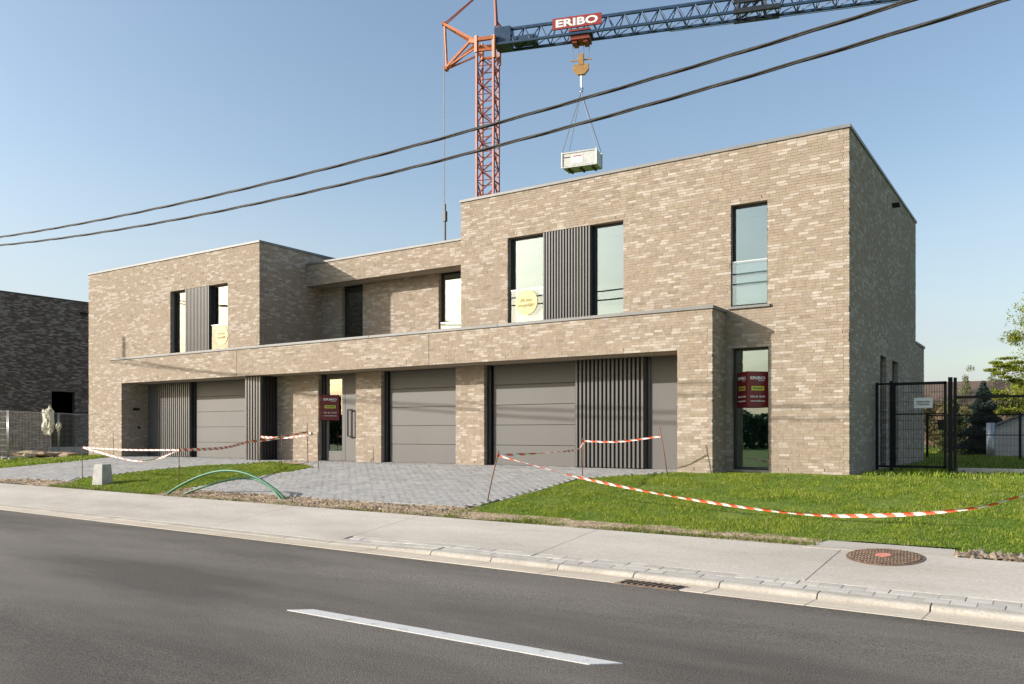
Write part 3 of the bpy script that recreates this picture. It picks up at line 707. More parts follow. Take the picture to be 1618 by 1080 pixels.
for pl, pos, a, b, z0, z1, col, dep in NB: box5(m, pl, pos, a, b, z0, z1, col, dep)
tag(m.build('brickwork', 'brick', nw), kind='stuff')
quick('coping', 'anthracite', nb_, (NX-.34,NX+.02,15.98,31,NZ1+.002,NZ1+.05)); quick('overflow_spout', 'black_metal', nb_, (NX-.05,NX+.15,22.1,22.4,6.72,6.82))
quick('concrete_step', 'concrete_block', nb_, (NX+.05,NX+1.2,20.5,25.0,-.4,.16), bevel=.01)

# ------------------------------------------------------------------ site fence on the left
fdir = Vector((-.602,.8,0)); fp0 = Vector((-35.0,16.2,-.26))
def fence_panel(a, b, h, label):
    a, b = Vector(a), Vector(b); t = thing('site_fence_panel', a, label, 'fence', 'mesh fence panels before the dark house'); d = (b-a).normalized(); L = (b-a).length; Z = Vector((0,0,1))
    for p in (a, b):
        m = MB(); m.tube([p+Z*.02, p+Z*h], .017, 8); m.build('post', 'galvanised', t)
    for z in (.12, h-.03):
        m = MB(); m.tube([a+Z*z, b+Z*z], .018, 6); m.build('rail', 'galvanised', t)
    m = MB(); n = int(L/.11)
    for i in range(1, n): p = a+d*(L*i/n); m.bar(p+Z*.12, p+Z*(h-.03), .005)
    for i in range(1, 8): m.bar(a+Z*(.12+i*(h-.15)/8), b+Z*(.12+i*(h-.15)/8), .005)
    tag(m.build('wire_mesh', 'galvanised', t), kind='stuff')
    for p in (a, b):
        m = MB(); m.box(p.x-.3,p.x+.3,p.y-.11,p.y+.11,p.z-.02,p.z+.11); m.build('concrete_foot', 'concrete_block', t, bevel=.015)
fence_panel(fp0-Vector((3.5,-.2,0)), fp0+Vector((-.10,.0,0)), 2.0, 'wire mesh fence panel at the left picture edge before dark brick wall')
fence_panel(fp0, fp0+fdir*4.0, 2.0, 'wire mesh fence panel with insulation wool snagged on its top')
fence_panel(fp0+fdir*4.1, fp0+fdir*8.9, 2.0, 'wire mesh fence panel next to the tan house corner with lit top rail')
# snagged insulation wool
def lump(cx, cy, cz, rx, ry, rz, seed, n=26, k=18):
    m = MB(); vs_ = []
    for j in range(k+1):
        th = math.pi*j/k
        for i in range(n):
            ph = 2*math.pi*i/n; d = Vector((math.sin(th)*math.cos(ph), math.sin(th)*math.sin(ph), math.cos(th)))
            r_ = 1+.62*mnoise.noise(d*1.7+Vector((seed,0,0)))+.34*mnoise.noise(d*4+Vector((0,seed,0)))+.10*mnoise.noise(d*9)
            vs_.append((cx+d.x*rx*r_, cy+d.y*ry*r_, cz+d.z*rz*r_))
    m.add(vs_, [(j*n+i, j*n+(i+1)%n, (j+1)*n+(i+1)%n, (j+1)*n+i)[::-1] for j in range(k) for i in range(n)], smooth=False); return m
wp = fp0+fdir*3.35
wl = thing('insulation_wool', (wp.x, wp.y, 1.0), 'torn cream insulation wool caught on top of the mesh fence', 'insulation')
lump(wp.x, wp.y-.1, 1.32, .30,.2,.50, 3.3).build('wool_clump', 'wool', wl); lump(wp.x+.08, wp.y-.1, 1.72, .16,.15,.2, 5.1, 18, 12).build('wool_tuft', 'wool', wl); lump(wp.x+.46, wp.y+.1, 1.12, .15,.1,.16, 8.2, 16, 10).build('wool_tuft', 'wool', wl)
# lumber / earth ridge at the fence foot
er = MB(); pts = []
for i in range(30):
    p = fp0+Vector((-3.5,.2,0))*(1) if False else Vector((-38.2+i*.16, 16.6+max(0,(12-i))*.02+(max(0,i-19))*.0, 0)); pts.append(p)
tag(lump(-37.6,18.6,-.30,2.9,1.0,.34,2.2,40,14).build('soil_mound', 'soil'), 'low heap of bare earth at the foot of the site fence', 'soil heap')

# ------------------------------------------------------------------ concrete block, hoses, stakes, tapes
cb = MB(); cx_, cy_, cz_ = -20.42, 11.72, -.50
ca, sa_ = math.cos(R(8)), math.sin(R(8))
def rr(x, y, z): return (cx_+x*ca-y*sa_, cy_+x*sa_+y*ca, cz_+z)
cb.hexa([rr(-.19,-.17,0),rr(.19,-.17,0),rr(.19,.17,0),rr(-.19,.17,0),rr(-.15,-.13,.53),rr(.15,-.13,.53),rr(.15,.13,.53),rr(-.15,.13,.53)])
tag(cb.build('concrete_block', 'concrete_block', bevel=.012), 'squat tapered grey concrete block on the grass beside the pavement', 'concrete block')
def arc(a, b, h, n=28, skew=0, side=0):
    a, b = Vector(a), Vector(b); o = []
    for i in range(n+1):
        t = i/n; tt = t+skew*math.sin(math.pi*t)*.5
        p = a.lerp(b, t); p.z += h*(math.sin(math.pi*min(1,max(0,tt)))**.85); p.y += side*math.sin(math.pi*t); o.append(p)
    return o
m = MB(); m.tube(arc((-16.74,11.07,-.58),(-12.90,11.24,-.56),.60,skew=-.10), .028, 10)
tag(m.build('green_conduit', 'hose_green'), 'green plastic conduit, the taller of two arching out of the gravel', 'conduit', 'arched green conduits')
m = MB(); m.tube(arc((-16.30,11.13,-.58),(-12.99,11.20,-.58),.45,skew=-.16,side=.25), .024, 10)
tag(m.build('green_conduit', 'hose_green'), 'green plastic conduit, the lower of two arching out of the gravel', 'conduit', 'arched green conduits')
stakes = [((-22.21,12.17),.92,(0,0),'left of the concrete block at the driveway edge'),((-17.54,11.95),.92,(0,0),'in the left lawn behind the green conduits'),((-26.49,15.59),.85,(-.05,0),'by the left brick pier'),
          ((-19.23,15.70),.95,(.04,0),'before the slatted store'),((-17.92,15.39),.88,(0,0),'in the tip of the left lawn'),((-17.36,15.84),1.12,(-.04,0),'left of the sale sign by the front door'),
          ((-16.14,15.08),.95,(-.03,0),'at the pointed end of the left lawn'),((-8.58,12.03),.92,(.26,.02),'leaning at the corner of the right lawn'),((-8.37,15.22),.80,(0,0),'upright before the right garage door'),((-6.59,15.57),1.02,(-.20,.0),'leaning before the right side door'),((1.4,11.8),1.1,(0,0),'at the far right of the lawn')]
for (x, y), h_, (lx, ly), lab in stakes[:-1]:
    z = float(g(x, y)); m = MB(); m.tube([(x,y,z-.1),(x+lx*.5,y+ly*.5,z+h_*.5),(x+lx,y+ly,z+h_)], .011, 6)
    tag(m.build('rebar_stake', 'rust'), 'thin rusty steel stake '+lab, 'stake', 'stakes holding the barrier tape')
def tape(pts, label, w=.07, twist=3.0, seed=1, seg=.022, stripe=.12, flat=0.0, red=1.0):
    # Catmull-Rom through pts, striped ribbon
    P = [Vector(p) for p in pts]; P = [P[0]*2-P[1]]+P+[P[-1]*2-P[-2]]; Q = []
    for i in range(1, len(P)-2):
        n = max(4, int((P[i+1]-P[i]).length/seg))
        for j in range(n):
            t = j/n; a, b, c, d = P[i-1], P[i], P[i+1], P[i+2]
            Q.append(.5*((2*b)+(c-a)*t+(2*a-5*b+4*c-d)*t*t+(3*b-a-3*c+d)*t**3))
    Q.append(P[-2]); m = MB(); L = 0; r4 = random.Random(seed); ph = r4.uniform(0,6)
    ring = []
    for i, p in enumerate(Q):
        d = (Q[min(i+1,len(Q)-1)]-Q[max(i-1,0)]).normalized(); sd_ = d.cross(Vector((0,0,1))).normalized(); up = sd_.cross(d)
        a = flat+twist*mnoise.noise(Vector((i*seg*.55+seed*7, 0, ph))); e = up*math.cos(a)+sd_*math.sin(a); f = e.cross(d)
        ring.append([p+e*w*(k/4-.5)+f*(.010*(1-(k/2-1)**2)) for k in range(5)])
    for i in range(len(Q)-1):
        L += (Q[i+1]-Q[i]).length; a, b = ring[i], ring[i+1]
        for k in range(4):
            mi = 0 if ((L+k*.022)/stripe) % 2 < red else 1
            m.add([a[k],b[k],b[k+1],a[k+1]], [(0,1,2,3)], mi=mi, smooth=True)
    return tag(m.build('barrier_tape', ['tape_red','tape_white']), label, 'barrier tape', 'red and white barrier tape')
s1, s2, s4, s6 = (-22.21,12.17,.44), (-17.54,11.95,.42), (-19.20,15.70,.72), (-17.38,15.84,.90)
tape([s1,(-19.9,12.05,.40),s2], 'pale barrier tape strung level from the left stake past the concrete block', twist=.5, seed=2, w=.04, red=.6)
tape([s1,(-21.0,12.3,.22),(-20.2,12.5,.10),(-19.0,12.3,.18),(-17.54,11.95,.42)], 'slack barrier tape hanging in a loop above the left driveway', twist=2.2, seed=4, w=.05, red=.45)
tape([s2,(-18.1,13.6,.44),(-18.7,14.9,.58),(-18.3,15.4,.66),(-17.38,15.84,.86)], 'barrier tape rising across the left garage door towards the front door', twist=1.2, seed=5)
tape([s4,(-18.6,15.6,.70),(-18.0,15.7,.70),(-17.4,15.6,.74),(-16.18,15.1,.80)], 'barrier tape tied to the stakes below the sale sign', twist=2.6, seed=6, w=.06)
r1 = (-8.34,12.05,.43)
tape([r1,(-7.9,13.1,.46),(-8.0,14.3,.50),(-8.2,14.9,.60),(-8.37,15.22,.66)], 'twisted barrier tape before the right garage door', twist=6.5, seed=7, w=.045)
tape([(-8.37,15.22,.66),(-7.6,15.33,.65),(-6.76,15.57,.76)], 'short taut barrier tape before the slatted screen', twist=.8, seed=8, w=.038)
tape([r1,(-7.5,12.08,.24),(-6.5,12.05,.054),(-4.8,12.02,-.18),(-3.1,12.0,-.32),(-1.9,11.95,-.27),(-.9,11.9,-.12),(-.38,11.88,.06),(.5,11.84,.35),(1.4,11.8,.7)], 'long barrier tape sagging low over the right lawn', twist=1.5, seed=9, w=.052, flat=.7)

# ------------------------------------------------------------------ overhead cables and pole
def cable(name, y, zf, label, seed):
    t = thing(name, (-11, y, zf(-11)), label, 'cable', 'overhead cables')
    X = np.arange(-36, 14.01, .12)
    for s_ in range(3):
        m = MB(); pts = []
        for x in X:
            a = x*1.9+s_*2*math.pi/3+.6*math.sin(x*.31+seed); pts.append((x, y+.0135*math.sin(a), zf(x)+.0135*math.cos(a)))
        m.tube(pts, .0125, 6); m.build('strand', 'cable_black', t)
    return t
def quad3(p):
    A = np.array([[x*x, x, 1] for x, _ in p]); return np.linalg.solve(A, np.array([z for _, z in p]))
qa = quad3([(-22.6,5.02+CAMZ),(-7.8,4.687+CAMZ),(-1.41,4.896+CAMZ)]); qb = quad3([(-22.8,4.85+CAMZ),(-7.53,4.38+CAMZ),(-.52,4.67+CAMZ)])
cable('overhead_cable', 10.25, lambda x: float(np.polyval(qa, x)), 'upper of the two twisted black overhead cables', 1)
cable('overhead_cable', 10.33, lambda x: float(np.polyval(qb, x)), 'lower of the two twisted black overhead cables', 2)
pl = thing('utility_pole', (-36.1,10.45,-.75), 'wooden utility pole past the left edge whose shadow falls on the tan wall', 'pole')
m = MB(); m.tube([(-36.1,10.45,-.9),(-36.1,10.45,8.3)], [.10,.075], 14); m.build('shaft', 'wood_pole', pl)
m = MB(); m.tube([(-36.1,10.4,7.0),(-35.9,10.3,6.95),(-35.7,10.25,6.75),(-35.75,10.25,6.5)], .05, 8); m.box(-36.25,-35.95,10.2,10.32,6.2,6.6); m.build('bracket', 'black_metal', pl)

# ------------------------------------------------------------------ crane
CE = Vector((.952,.306,0)).normalized(); CN = Vector((CE.y,-CE.x,0)); CZV = Vector((0,0,1)); CO = Vector((-31.9,44.9,0))
def cr_(s, z, n=0): return CO+CE*s+CN*n+CZV*z
crane = thing('tower_crane', (CO.x, CO.y, -.2), 'red tower crane with blue lattice jib rising behind the house', 'crane')
m = MB(); hw = .58
for a in (-1,1):
    for b in (-1,1): m.bar(cr_(a*hw,-.2,b*hw), cr_(a*hw,26.9,b*hw), .14)
k = 0; z = .5
while z < 26:
    for a in (-1,1):
        for sgn in ((a,) if True else ()):
            m.bar(cr_(-hw*(1 if k%2 else -1), z, a*hw), cr_(hw*(1 if k%2 else -1), z+.95, a*hw), .075)
            m.bar(cr_(a*hw, z, -hw*(1 if k%2 else -1)), cr_(a*hw, z+.95, hw*(1 if k%2 else -1)), .075)
            m.bar(cr_(-hw, z, a*hw), cr_(hw, z, a*hw), .05); m.bar(cr_(a*hw, z, -hw), cr_(a*hw, z, hw), .05)
    z += .95; k += 1
m.build('mast', 'crane_red', crane)
m = MB()
for b in (-1,1):
    m.bar(cr_(-.62,26.95,b*.6), cr_(.75,26.95,b*.6), .2, .22); m.bar(cr_(-.6,26.2,b*.6), cr_(.7,26.2,b*.6), .14)
    m.bar(cr_(-1.16,27.0,b*.4), cr_(-.5,26.8,b*.55), .2); m.bar(cr_(-.6,26.1,b*.6), cr_(-.6,27.2,b*.6), .2); m.bar(cr_(.62,25.6,b*.6), cr_(.62,27.1,b*.6), .2)
m.box(*[0]*6) if False else None
m.build('slewing_head', 'crane_orange', crane)
m = MB()
for b in (-1,1):
    m.bar(cr_(-3.05,28.55,b*.12), cr_(-.7,26.95,b*.45), .16); m.bar(cr_(-2.9,25.6,b*.12), cr_(-1.0,27.1,b*.4), .15); m.bar(cr_(-2.9,25.6,b*.12), cr_(-.6,26.5,b*.5), .09); m.bar(cr_(-3.05,28.55,b*.1), cr_(-2.9,25.6,b*.1), .07)
m.bar(cr_(-3.1,28.6,-.2), cr_(-3.1,28.6,.2), .22); m.bar(cr_(-2.95,25.55,-.2), cr_(-2.95,25.55,.2), .2)
m.build('rear_frame', 'crane_orange', crane)
m = MB(); m.bar(cr_(.62,27.9,-.15), cr_(.45,31.0,0), .13); m.bar(cr_(.62,27.9,.15), cr_(.45,31.0,0), .13); m.bar(cr_(1.3,27.4,0), cr_(.62,28.3,0), .1); m.build('tower_peak', 'crane_red', crane)
m = MB(); m.bar(cr_(-3.05,28.6,.1), cr_(.45,31.0,0), .06); m.bar(cr_(-3.05,28.6,-.1), cr_(.45,31.0,0), .06); m.bar(cr_(.45,31,0), cr_(14,27.9,0), .05); m.build('tie_bar', 'crane_red', crane)
m = MB(); m.bar(cr_(-3.12,28.5,0), cr_(-3.02,.5,0), .035); m.bar(cr_(-3.12,28.5,.12), cr_(-3.02,.5,.1), .02); m.build('hoist_rope', 'wire_steel', crane)
m = MB(); m.bar(cr_(-3.05,13.8,0), cr_(-3.05,16.4,0), .12); m.bar(cr_(-3.05,15.2,0), cr_(-3.05,15.9,0), .24); m.bar(cr_(-3.05,13.4,0), cr_(-3.05,13.8,0), .2); m.build('rope_tensioner', 'crane_dark', crane)
# jib: two bottom chords and one top chord
JB, JT, JW = 26.5, 27.65, .55
m = MB()
for b in (-1,1): m.bar(cr_(.7,JB,b*JW), cr_(34,JB,b*JW), .15)
m.bar(cr_(.9,JT,0), cr_(34,JT-.1,0), .17)
s_ = .9; k = 0
while s_ < 33:
    for b in (-1,1): m.bar(cr_(s_,JB,b*JW), cr_(s_+.55,JT,0), .06); m.bar(cr_(s_+1.1,JB,b*JW), cr_(s_+.55,JT,0), .06)
    m.bar(cr_(s_,JB,-JW), cr_(s_+1.1,JB,JW), .045); m.bar(cr_(s_,JB,-JW), cr_(s_,JB,JW), .05); s_ += 1.1
m.build('jib', 'crane_blue', crane)
m = MB(); m.obox(cr_(1.15,27.05,0), CE*.55, CN*-.45, CZV*.62); m.obox(cr_(2.6,26.75,0), CE*.8, CN*-.4, CZV*.2); m.build('jib_root', 'crane_blue', crane)
m = MB(); 
for b in (-1,1): m.bar(cr_(15.9,JB-.02,b*.6), cr_(18.6,JB-.02,b*.6), .25); m.bar(cr_(15.9,JB+.6,b*.5), cr_(18.0,JB+.6,b*.5), .18); m.bar(cr_(16.1,JB,b*.6), cr_(16.3,JT+.3,b*.3), .16); m.bar(cr_(17.8,JB,b*.6), cr_(17.5,JT+.3,b*.3), .16); m.bar(cr_(16.3,JB,b*.6), cr_(17.6,JT,b*.3), .12)
m.build('jib_hinge', 'crane_dark', crane)
m = MB(); m.bar(cr_(12,JB-.42,0), cr_(34,JB-.42,0), .03); m.build('trolley_rope', 'wire_steel', crane)
TS = 6.35
m = MB(); m.obox(cr_(TS,JB-.22,0), CE*.62, CN*-.5, CZV*.13); m.obox(cr_(TS-.35,JB-.4,0), CE*.14, CN*-.4, CZV*.12); m.obox(cr_(TS+.35,JB-.4,0), CE*.14, CN*-.4, CZV*.12); m.obox(cr_(TS,JB+.2,0), CE*.7, CN*-.62, CZV*.06)
m.build('trolley', 'crane_red', crane)
m = MB(); m.obox(cr_(6.2,27.2,.66), CE*1.6, CN*-.05, CZV*.36); sb_ = m.build('sign_board', 'crane_sign_red', crane)
place_text('ERIBO', 2.75, .50, 'sign_white', cr_(6.2,27.2,.72), CE, sb_, .035)
m = MB()
for ds in (-.55,-.18,.18,.55): m.bar(cr_(TS+ds,JB-.4,0), cr_(TS+ds*.9,25.0,0), .025)
m.build('fall_rope', 'wire_steel', crane)
hk = MB(); hk.bar(cr_(TS-.7,25.0,0), cr_(TS+.7,25.0,0), .07); hk.obox(cr_(TS,25.0,0), CE*.16, CN*-.14, CZV*.36)
prof = [(-.5,.55),(-.5,.15),(-.22,-.18),(.22,-.18),(.5,.15),(.5,.55)]
vs_ = [cr_(TS+a,24.2+b*.9,n) for n in (-.12,.12) for a, b in prof]; hk.add(vs_, [tuple(range(6)), tuple(range(6,12))[::-1]]+[(i,6+i,6+(i+1)%6,(i+1)%6) for i in range(6)])
hk.build('hook_block', 'hook_yellow', crane)
m = MB(); m.bar(cr_(TS,24.0,0), cr_(TS,23.3,0), .09); m.tube([cr_(TS,23.3,0), cr_(TS+.12,23.15,0), cr_(TS+.1,22.95,0), cr_(TS-.08,22.95,0)], .045, 6); m.build('hook', 'galvanised', crane)
# hanging crate
ba = R(10); BE = Vector((math.cos(ba),math.sin(ba),0)); BN = Vector((math.sin(ba),-math.cos(ba),0)); BC = cr_(TS,0,0)+BE*.05; BC.z = 0
def bq(a, n, z): return BC+BE*a+BN*n+CZV*z
crate = thing('hanging_crate', bq(0,0,17.9), 'grey steel crate hanging from the crane hook above the roof', 'crate')
BL, BWd, BZ0, BZ1 = 1.16, .55, 17.98, 18.9
m = MB()
m.obox(bq(0,0,BZ0+.04), BE*BL, BN*-BWd, CZV*.04); m.obox(bq(0,BWd-.02,(BZ0+BZ1)/2), BE*BL, BN*-.02, CZV*.46); m.obox(bq(0,-BWd+.02,(BZ0+BZ1)/2), BE*BL, BN*-.02, CZV*.46)
m.obox(bq(BL-.02,0,(BZ0+BZ1)/2), BE*.018, BN*-(BWd-.045), CZV*.455); m.obox(bq(-BL+.02,0,(BZ0+BZ1)/2), BE*.018, BN*-(BWd-.045), CZV*.455); m.build('tub', 'crate_grey', crate)
m = MB()
for a in (-1,1):
    for n in (-1,1): m.bar(bq(a*BL,n*BWd,BZ0-.02), bq(a*BL,n*BWd,BZ1+.08), .09)
for n in (-1,1): m.bar(bq(-BL,n*BWd,BZ1), bq(BL,n*BWd,BZ1), .08); m.bar(bq(-BL,n*BWd,BZ0), bq(BL,n*BWd,BZ0), .08)
m.build('frame', 'crate_grey', crate)
for a in (-.8,0,.8): m = MB(); m.bar(bq(a,-BWd,BZ0-.07), bq(a,BWd,BZ0-.07), .12, .1); m.build('skid', 'crane_dark', crate)
m = MB(); m.obox(bq(-.12,BWd+.008,18.45), BE*.36, BN*-.006, CZV*.26); lb = m.build('label_plate', 'sign_white', crate)
m = MB(); m.obox(bq(-.12,BWd+.02,18.64), BE*.30, BN*-.003, CZV*.035); m.build('red_stripe', 'crane_sign_red', lb)
m = MB(); m.obox(bq(-.82,BWd+.008,18.62), BE*.20, BN*-.004, CZV*.03); m.build('name_strip', 'crane_dark', crate)
sl_ = thing('lifting_sling', bq(0,0,22.9), 'four-leg chain sling between crane hook and grey crate', 'sling')
for a in (-1,1):
    for n in (-1,1): m = MB(); m.bar(cr_(TS,22.95,0), bq(a*BL,n*BWd,BZ1+.06), .03); m.build('chain_leg', 'wire_steel', sl_)

# ------------------------------------------------------------------ gate and fences on the right
GYY = 19.5
def post(parent, x, y, h, w=.06, z0=-.1): return quick('post', 'black_metal', parent, (x-w/2,x+w/2,y-w/2,y+w/2,z0,h), bevel=.004)
gate = thing('garden_gate', (-2.5,GYY,0), 'black steel mesh garden gate beside the house with a white notice', 'gate')
post(gate,-3.36,GYY,1.93); post(gate,-3.07,GYY,1.96,.07); post(gate,-1.93,GYY,2.0,.08)
f = MB(); f.box(-3.0,-2.0,GYY-.025,GYY+.025,1.86,1.92); f.box(-3.0,-2.0,GYY-.025,GYY+.025,.08,.13); f.box(-3.03,-2.98,GYY-.025,GYY+.025,.08,1.92); f.box(-2.05,-2.0,GYY-.025,GYY+.025,.08,1.92); f.box(-2.98,-2.05,GYY-.02,GYY+.02,1.22,1.25); f.box(-3.33,-3.10,GYY-.02,GYY+.02,1.88,1.92); f.box(-3.33,-3.1,GYY-.02,GYY+.02,.08,.12); f.build('frame', 'black_metal', gate)
def wires(parent, x0, x1, y, z0, z1, px=.05, pz=.2, w=.006):
    m = MB()
    for x in np.arange(x0+px, x1-px/2, px): m.box(x-w/2,x+w/2,y-w/2,y+w/2,z0,z1)
    for z in np.arange(z0+pz, z1-pz/2, pz): m.box(x0,x1,y-w/2+.007,y+w/2+.007,z-w/2,z+w/2)
    return tag(m.build('wire_mesh', 'black_metal', parent), kind='stuff')
wires(gate,-2.98,-2.05,GYY,.1,1.9); wires(gate,-3.33,-3.1,GYY,.1,1.9)
lk = MB(); lk.box(-2.16,-1.99,GYY-.045,GYY+.045,.90,1.10); lk.box(-2.22,-2.12,GYY-.09,GYY-.06,1.02,1.05); lk.build('lock', 'black_metal', gate)
nt_ = thing('notice_plate', (-2.44,GYY-.04,1.38), 'white notice plate with purple lettering fixed on the black gate', 'sign')
m = MB(); m.box(-2.62,-2.26,GYY-.046,GYY-.040,1.36,1.58); pb = m.build('plate', 'sign_white', nt_)
place_text('VERBODEN', .27, .035, 'ink_dark', (-2.44,GYY-.049,1.495), (1,0,0), pb, .02); place_text('TOEGANG', .25, .035, 'ink_dark', (-2.45,GYY-.049,1.44), (1,0,0), pb, .02)
mf_ = thing('mesh_fence', (0,GYY,0), 'black chain-link fence right of the gate on a concrete plinth', 'fence')
for x in (-1.84,.7,3.2): post(mf_,x,GYY,1.62 if x > -1.8 else 1.99,.06)
quick('top_rail', 'black_metal', mf_, (-1.81,3.2,GYY-.025,GYY+.025,1.545,1.60)); quick('plinth', 'concrete_block', mf_, (-1.79,3.2,GYY-.05,GYY+.05,-.2,.10), bevel=.008)
m = MB()
for i in range(-32, 103):
    x0 = -1.8+i*.05
    for sg in (1,-1):
        a, b = (x0, .12), (x0+sg*1.42, 1.54)
        if sg == -1: a, b = (x0, .12), (x0-1.42, 1.54)
        pts = []
        t0, t1 = 0, 1
        for lim, s2_ in ((-1.8,1),(3.2,-1)):
            da = (a[0]-lim)*s2_; db = (b[0]-lim)*s2_
            if da < 0 and db < 0: t0 = 2
            elif da < 0: t0 = max(t0, da/(da-db))
            elif db < 0: t1 = min(t1, da/(da-db))
        if t0 < t1:
            p = lambda t: (a[0]+(b[0]-a[0])*t, GYY+.004*sg, a[1]+(b[1]-a[1])*t); m.bar(p(t0), p(t1), .0035)
tag(m.build('chain_link', 'black_metal', mf_), kind='stuff')
rf = thing('rear_fence', (-2,29.5,0), 'thin dark wire fence across the back of the garden', 'fence')
for x in (-3.58,-1.03,1.5): post(rf,x,29.5,1.45,.07)
quick('top_rail', 'black_metal', rf, (-3.6,1.6,29.48,29.52,1.37,1.41)); quick('mid_rail', 'black_metal', rf, (-3.6,1.6,29.485,29.515,.75,.78)); wires(rf,-3.58,1.5,29.5,.05,1.38,.1,.2,.005)
# grey garden building with a sloping top and pipe
gbd = thing('garden_shed', (0,33.5,0), 'pale rendered outbuilding with sloping roofline at the right edge', 'shed')
m = MB(); y0_, y1_ = 33.2, 36.5
pf = [(-2.05,-.2),(2.6,-.2),(2.6,1.5),(.9,2.35),(-2.05,.98)]
m.add([(x,y0_,z) for x, z in pf]+[(x,y1_,z) for x, z in pf], [tuple(range(5)), tuple(range(5,10))[::-1]]+[(i,5+i,5+(i+1)%5,(i+1)%5) for i in range(5)]); m.build('wall', 'garden_render', gbd, bevel=.01)
m = MB(); m.bar((-2.25,34.85,.95),(.9,34.85,2.41),3.5,.07); m.bar((.9,34.85,2.41),(2.8,34.85,1.46),3.5,.07); m.build('roof', 'coping', gbd)
m = MB(); m.tube([(-2.0,32.6,-.1),(-2.0,32.6,.35),(-2.0,32.6,1.18)], .13, 16); tag(m.build('upright_pipe', 'galvanised'), 'upright pale grey pipe standing beside the rendered outbuilding', 'pipe')
# far house with brown roof
fh = thing('far_house', (-6,68,0), 'distant house with brown tiled roof behind the garden trees', 'house')
quick('wall', 'far_brick', fh, (-13,-1.2,66,74,-.3,2.9)); m = MB(); pr = [(65.6,2.85),(70,4.7),(74.4,2.85)]
m.add([(x,y,z) for x in (-13.4,-.8) for y, z in pr], [(0,1,4,3)[::-1],(1,2,5,4)[::-1],(0,2,1),(3,4,5),(0,3,5,2)]); rfm = m.build('roof', 'roof_tile', fh)
quick('chimney', 'far_brick', rfm, (-10.2,-9.6,69.6,70.3,4.2,5.3))

# ------------------------------------------------------------------ vegetation
def leaves(centers, radii, n, size, cols, seed, aspect=.5, droop=0, dens_edge=.6):
    r = np.random.default_rng(seed); centers = np.array(centers); radii = np.array(radii); k = r.integers(0, len(centers), n)
    d = r.normal(size=(n,3)); d /= np.linalg.norm(d,axis=1)[:,None]; rad = r.random(n)**dens_edge
    P = centers[k]+d*rad[:,None]*radii[k]
    u = r.normal(size=(n,3)); u[:,2] -= droop; u /= np.linalg.norm(u,axis=1)[:,None]
    w = np.cross(u, r.normal(size=(n,3))); w /= np.linalg.norm(w,axis=1)[:,None]
    sz = size*(.6+.8*r.random(n))[:,None]
    V = np.stack([P-u*sz*.5, P+w*sz*aspect*.5, P+u*sz*.5, P-w*sz*aspect*.5],1).reshape(-1,3); F = np.arange(4*n).reshape(n,4)
    cols = np.array(cols); ci = cols[r.integers(0,len(cols),n)]*(.75+.5*r.random(n))[:,None]
    return V, F, np.repeat(ci,4,0)
def tree(name, base, height, trunk_r, clumps, n, size, cols, label, seed, limbs=True, cat='tree', aspect=.5, droop=0, group=None, twig=True):
    t = thing(name, base, label, cat, group); b = Vector(base); m = MB()
    m.tube([b-Vector((0,0,.15)), b+Vector((.05,0,height*.3)), b+Vector((0,.05,height*.62)), b+Vector((.04,0,height*.85))], [trunk_r,trunk_r*.8,trunk_r*.5,trunk_r*.2], 9)
    if limbs:
        for (c, r) in clumps:
            c = Vector(c)
            if math.hypot(c.x-b.x, c.y-b.y) > .62*height*.38: continue
            z0 = min(max(.25*height, (c.z-b.z)*.55), height*.7); s_ = b+Vector((0,0,z0)); m.tube([s_, s_.lerp(c,.35)+Vector((.05,.05,.12)), s_.lerp(c,.7)+Vector((-.04,0,.08)), c], [trunk_r*.30,trunk_r*.16,trunk_r*.09,trunk_r*.03], 5)
    m.build('trunk', 'bark', t)
    V, F, C = leaves([c for c, r in clumps], [r for c, r in clumps], n, size, cols, seed, aspect, droop)
    tri_soup('crown', V, F, C, 'leaf', t); return t
r5 = random.Random(21)
cl = []
for i in range(150):
    th = r5.uniform(0,2*math.pi); zz = r5.uniform(.9,8.0); env = 2.75*math.sqrt(max(.02, 1-((zz-3.6)/4.6)**2)); rad = .9*env*r5.random()**.45
    cl.append(((.75+rad*math.cos(th), 40.5+rad*math.sin(th), zz), (r5.uniform(.3,.75),r5.uniform(.3,.75),r5.uniform(.18,.5))))
for i in range(70):
    zz = r5.uniform(1.4,6.4); env = 1.9*math.sqrt(max(.02, 1-((zz-3.6)/4.2)**2)); th = r5.uniform(0,6.28); rad = env*r5.random()**.5; cl.append(((.75+rad*math.cos(th), 40.5+rad*math.sin(th), zz), (1.1,1.1,.9)))
for q in range(22): cl.append(((-2.5+1.0*r5.random(), 40.2+r5.uniform(-.6,.6), 1.5+2.5*r5.random()), (r5.uniform(.25,.5),.3,r5.uniform(.04,.09))))
tree('yellow_green_tree', (.75,40.5,0), 7.9, .15, cl, 110000, .115, [(.27,.31,.035),(.20,.25,.03),(.34,.34,.05),(.13,.18,.025)], 'tall yellow-green leafy tree cut by the right picture edge', 5, aspect=.3, droop=.5)
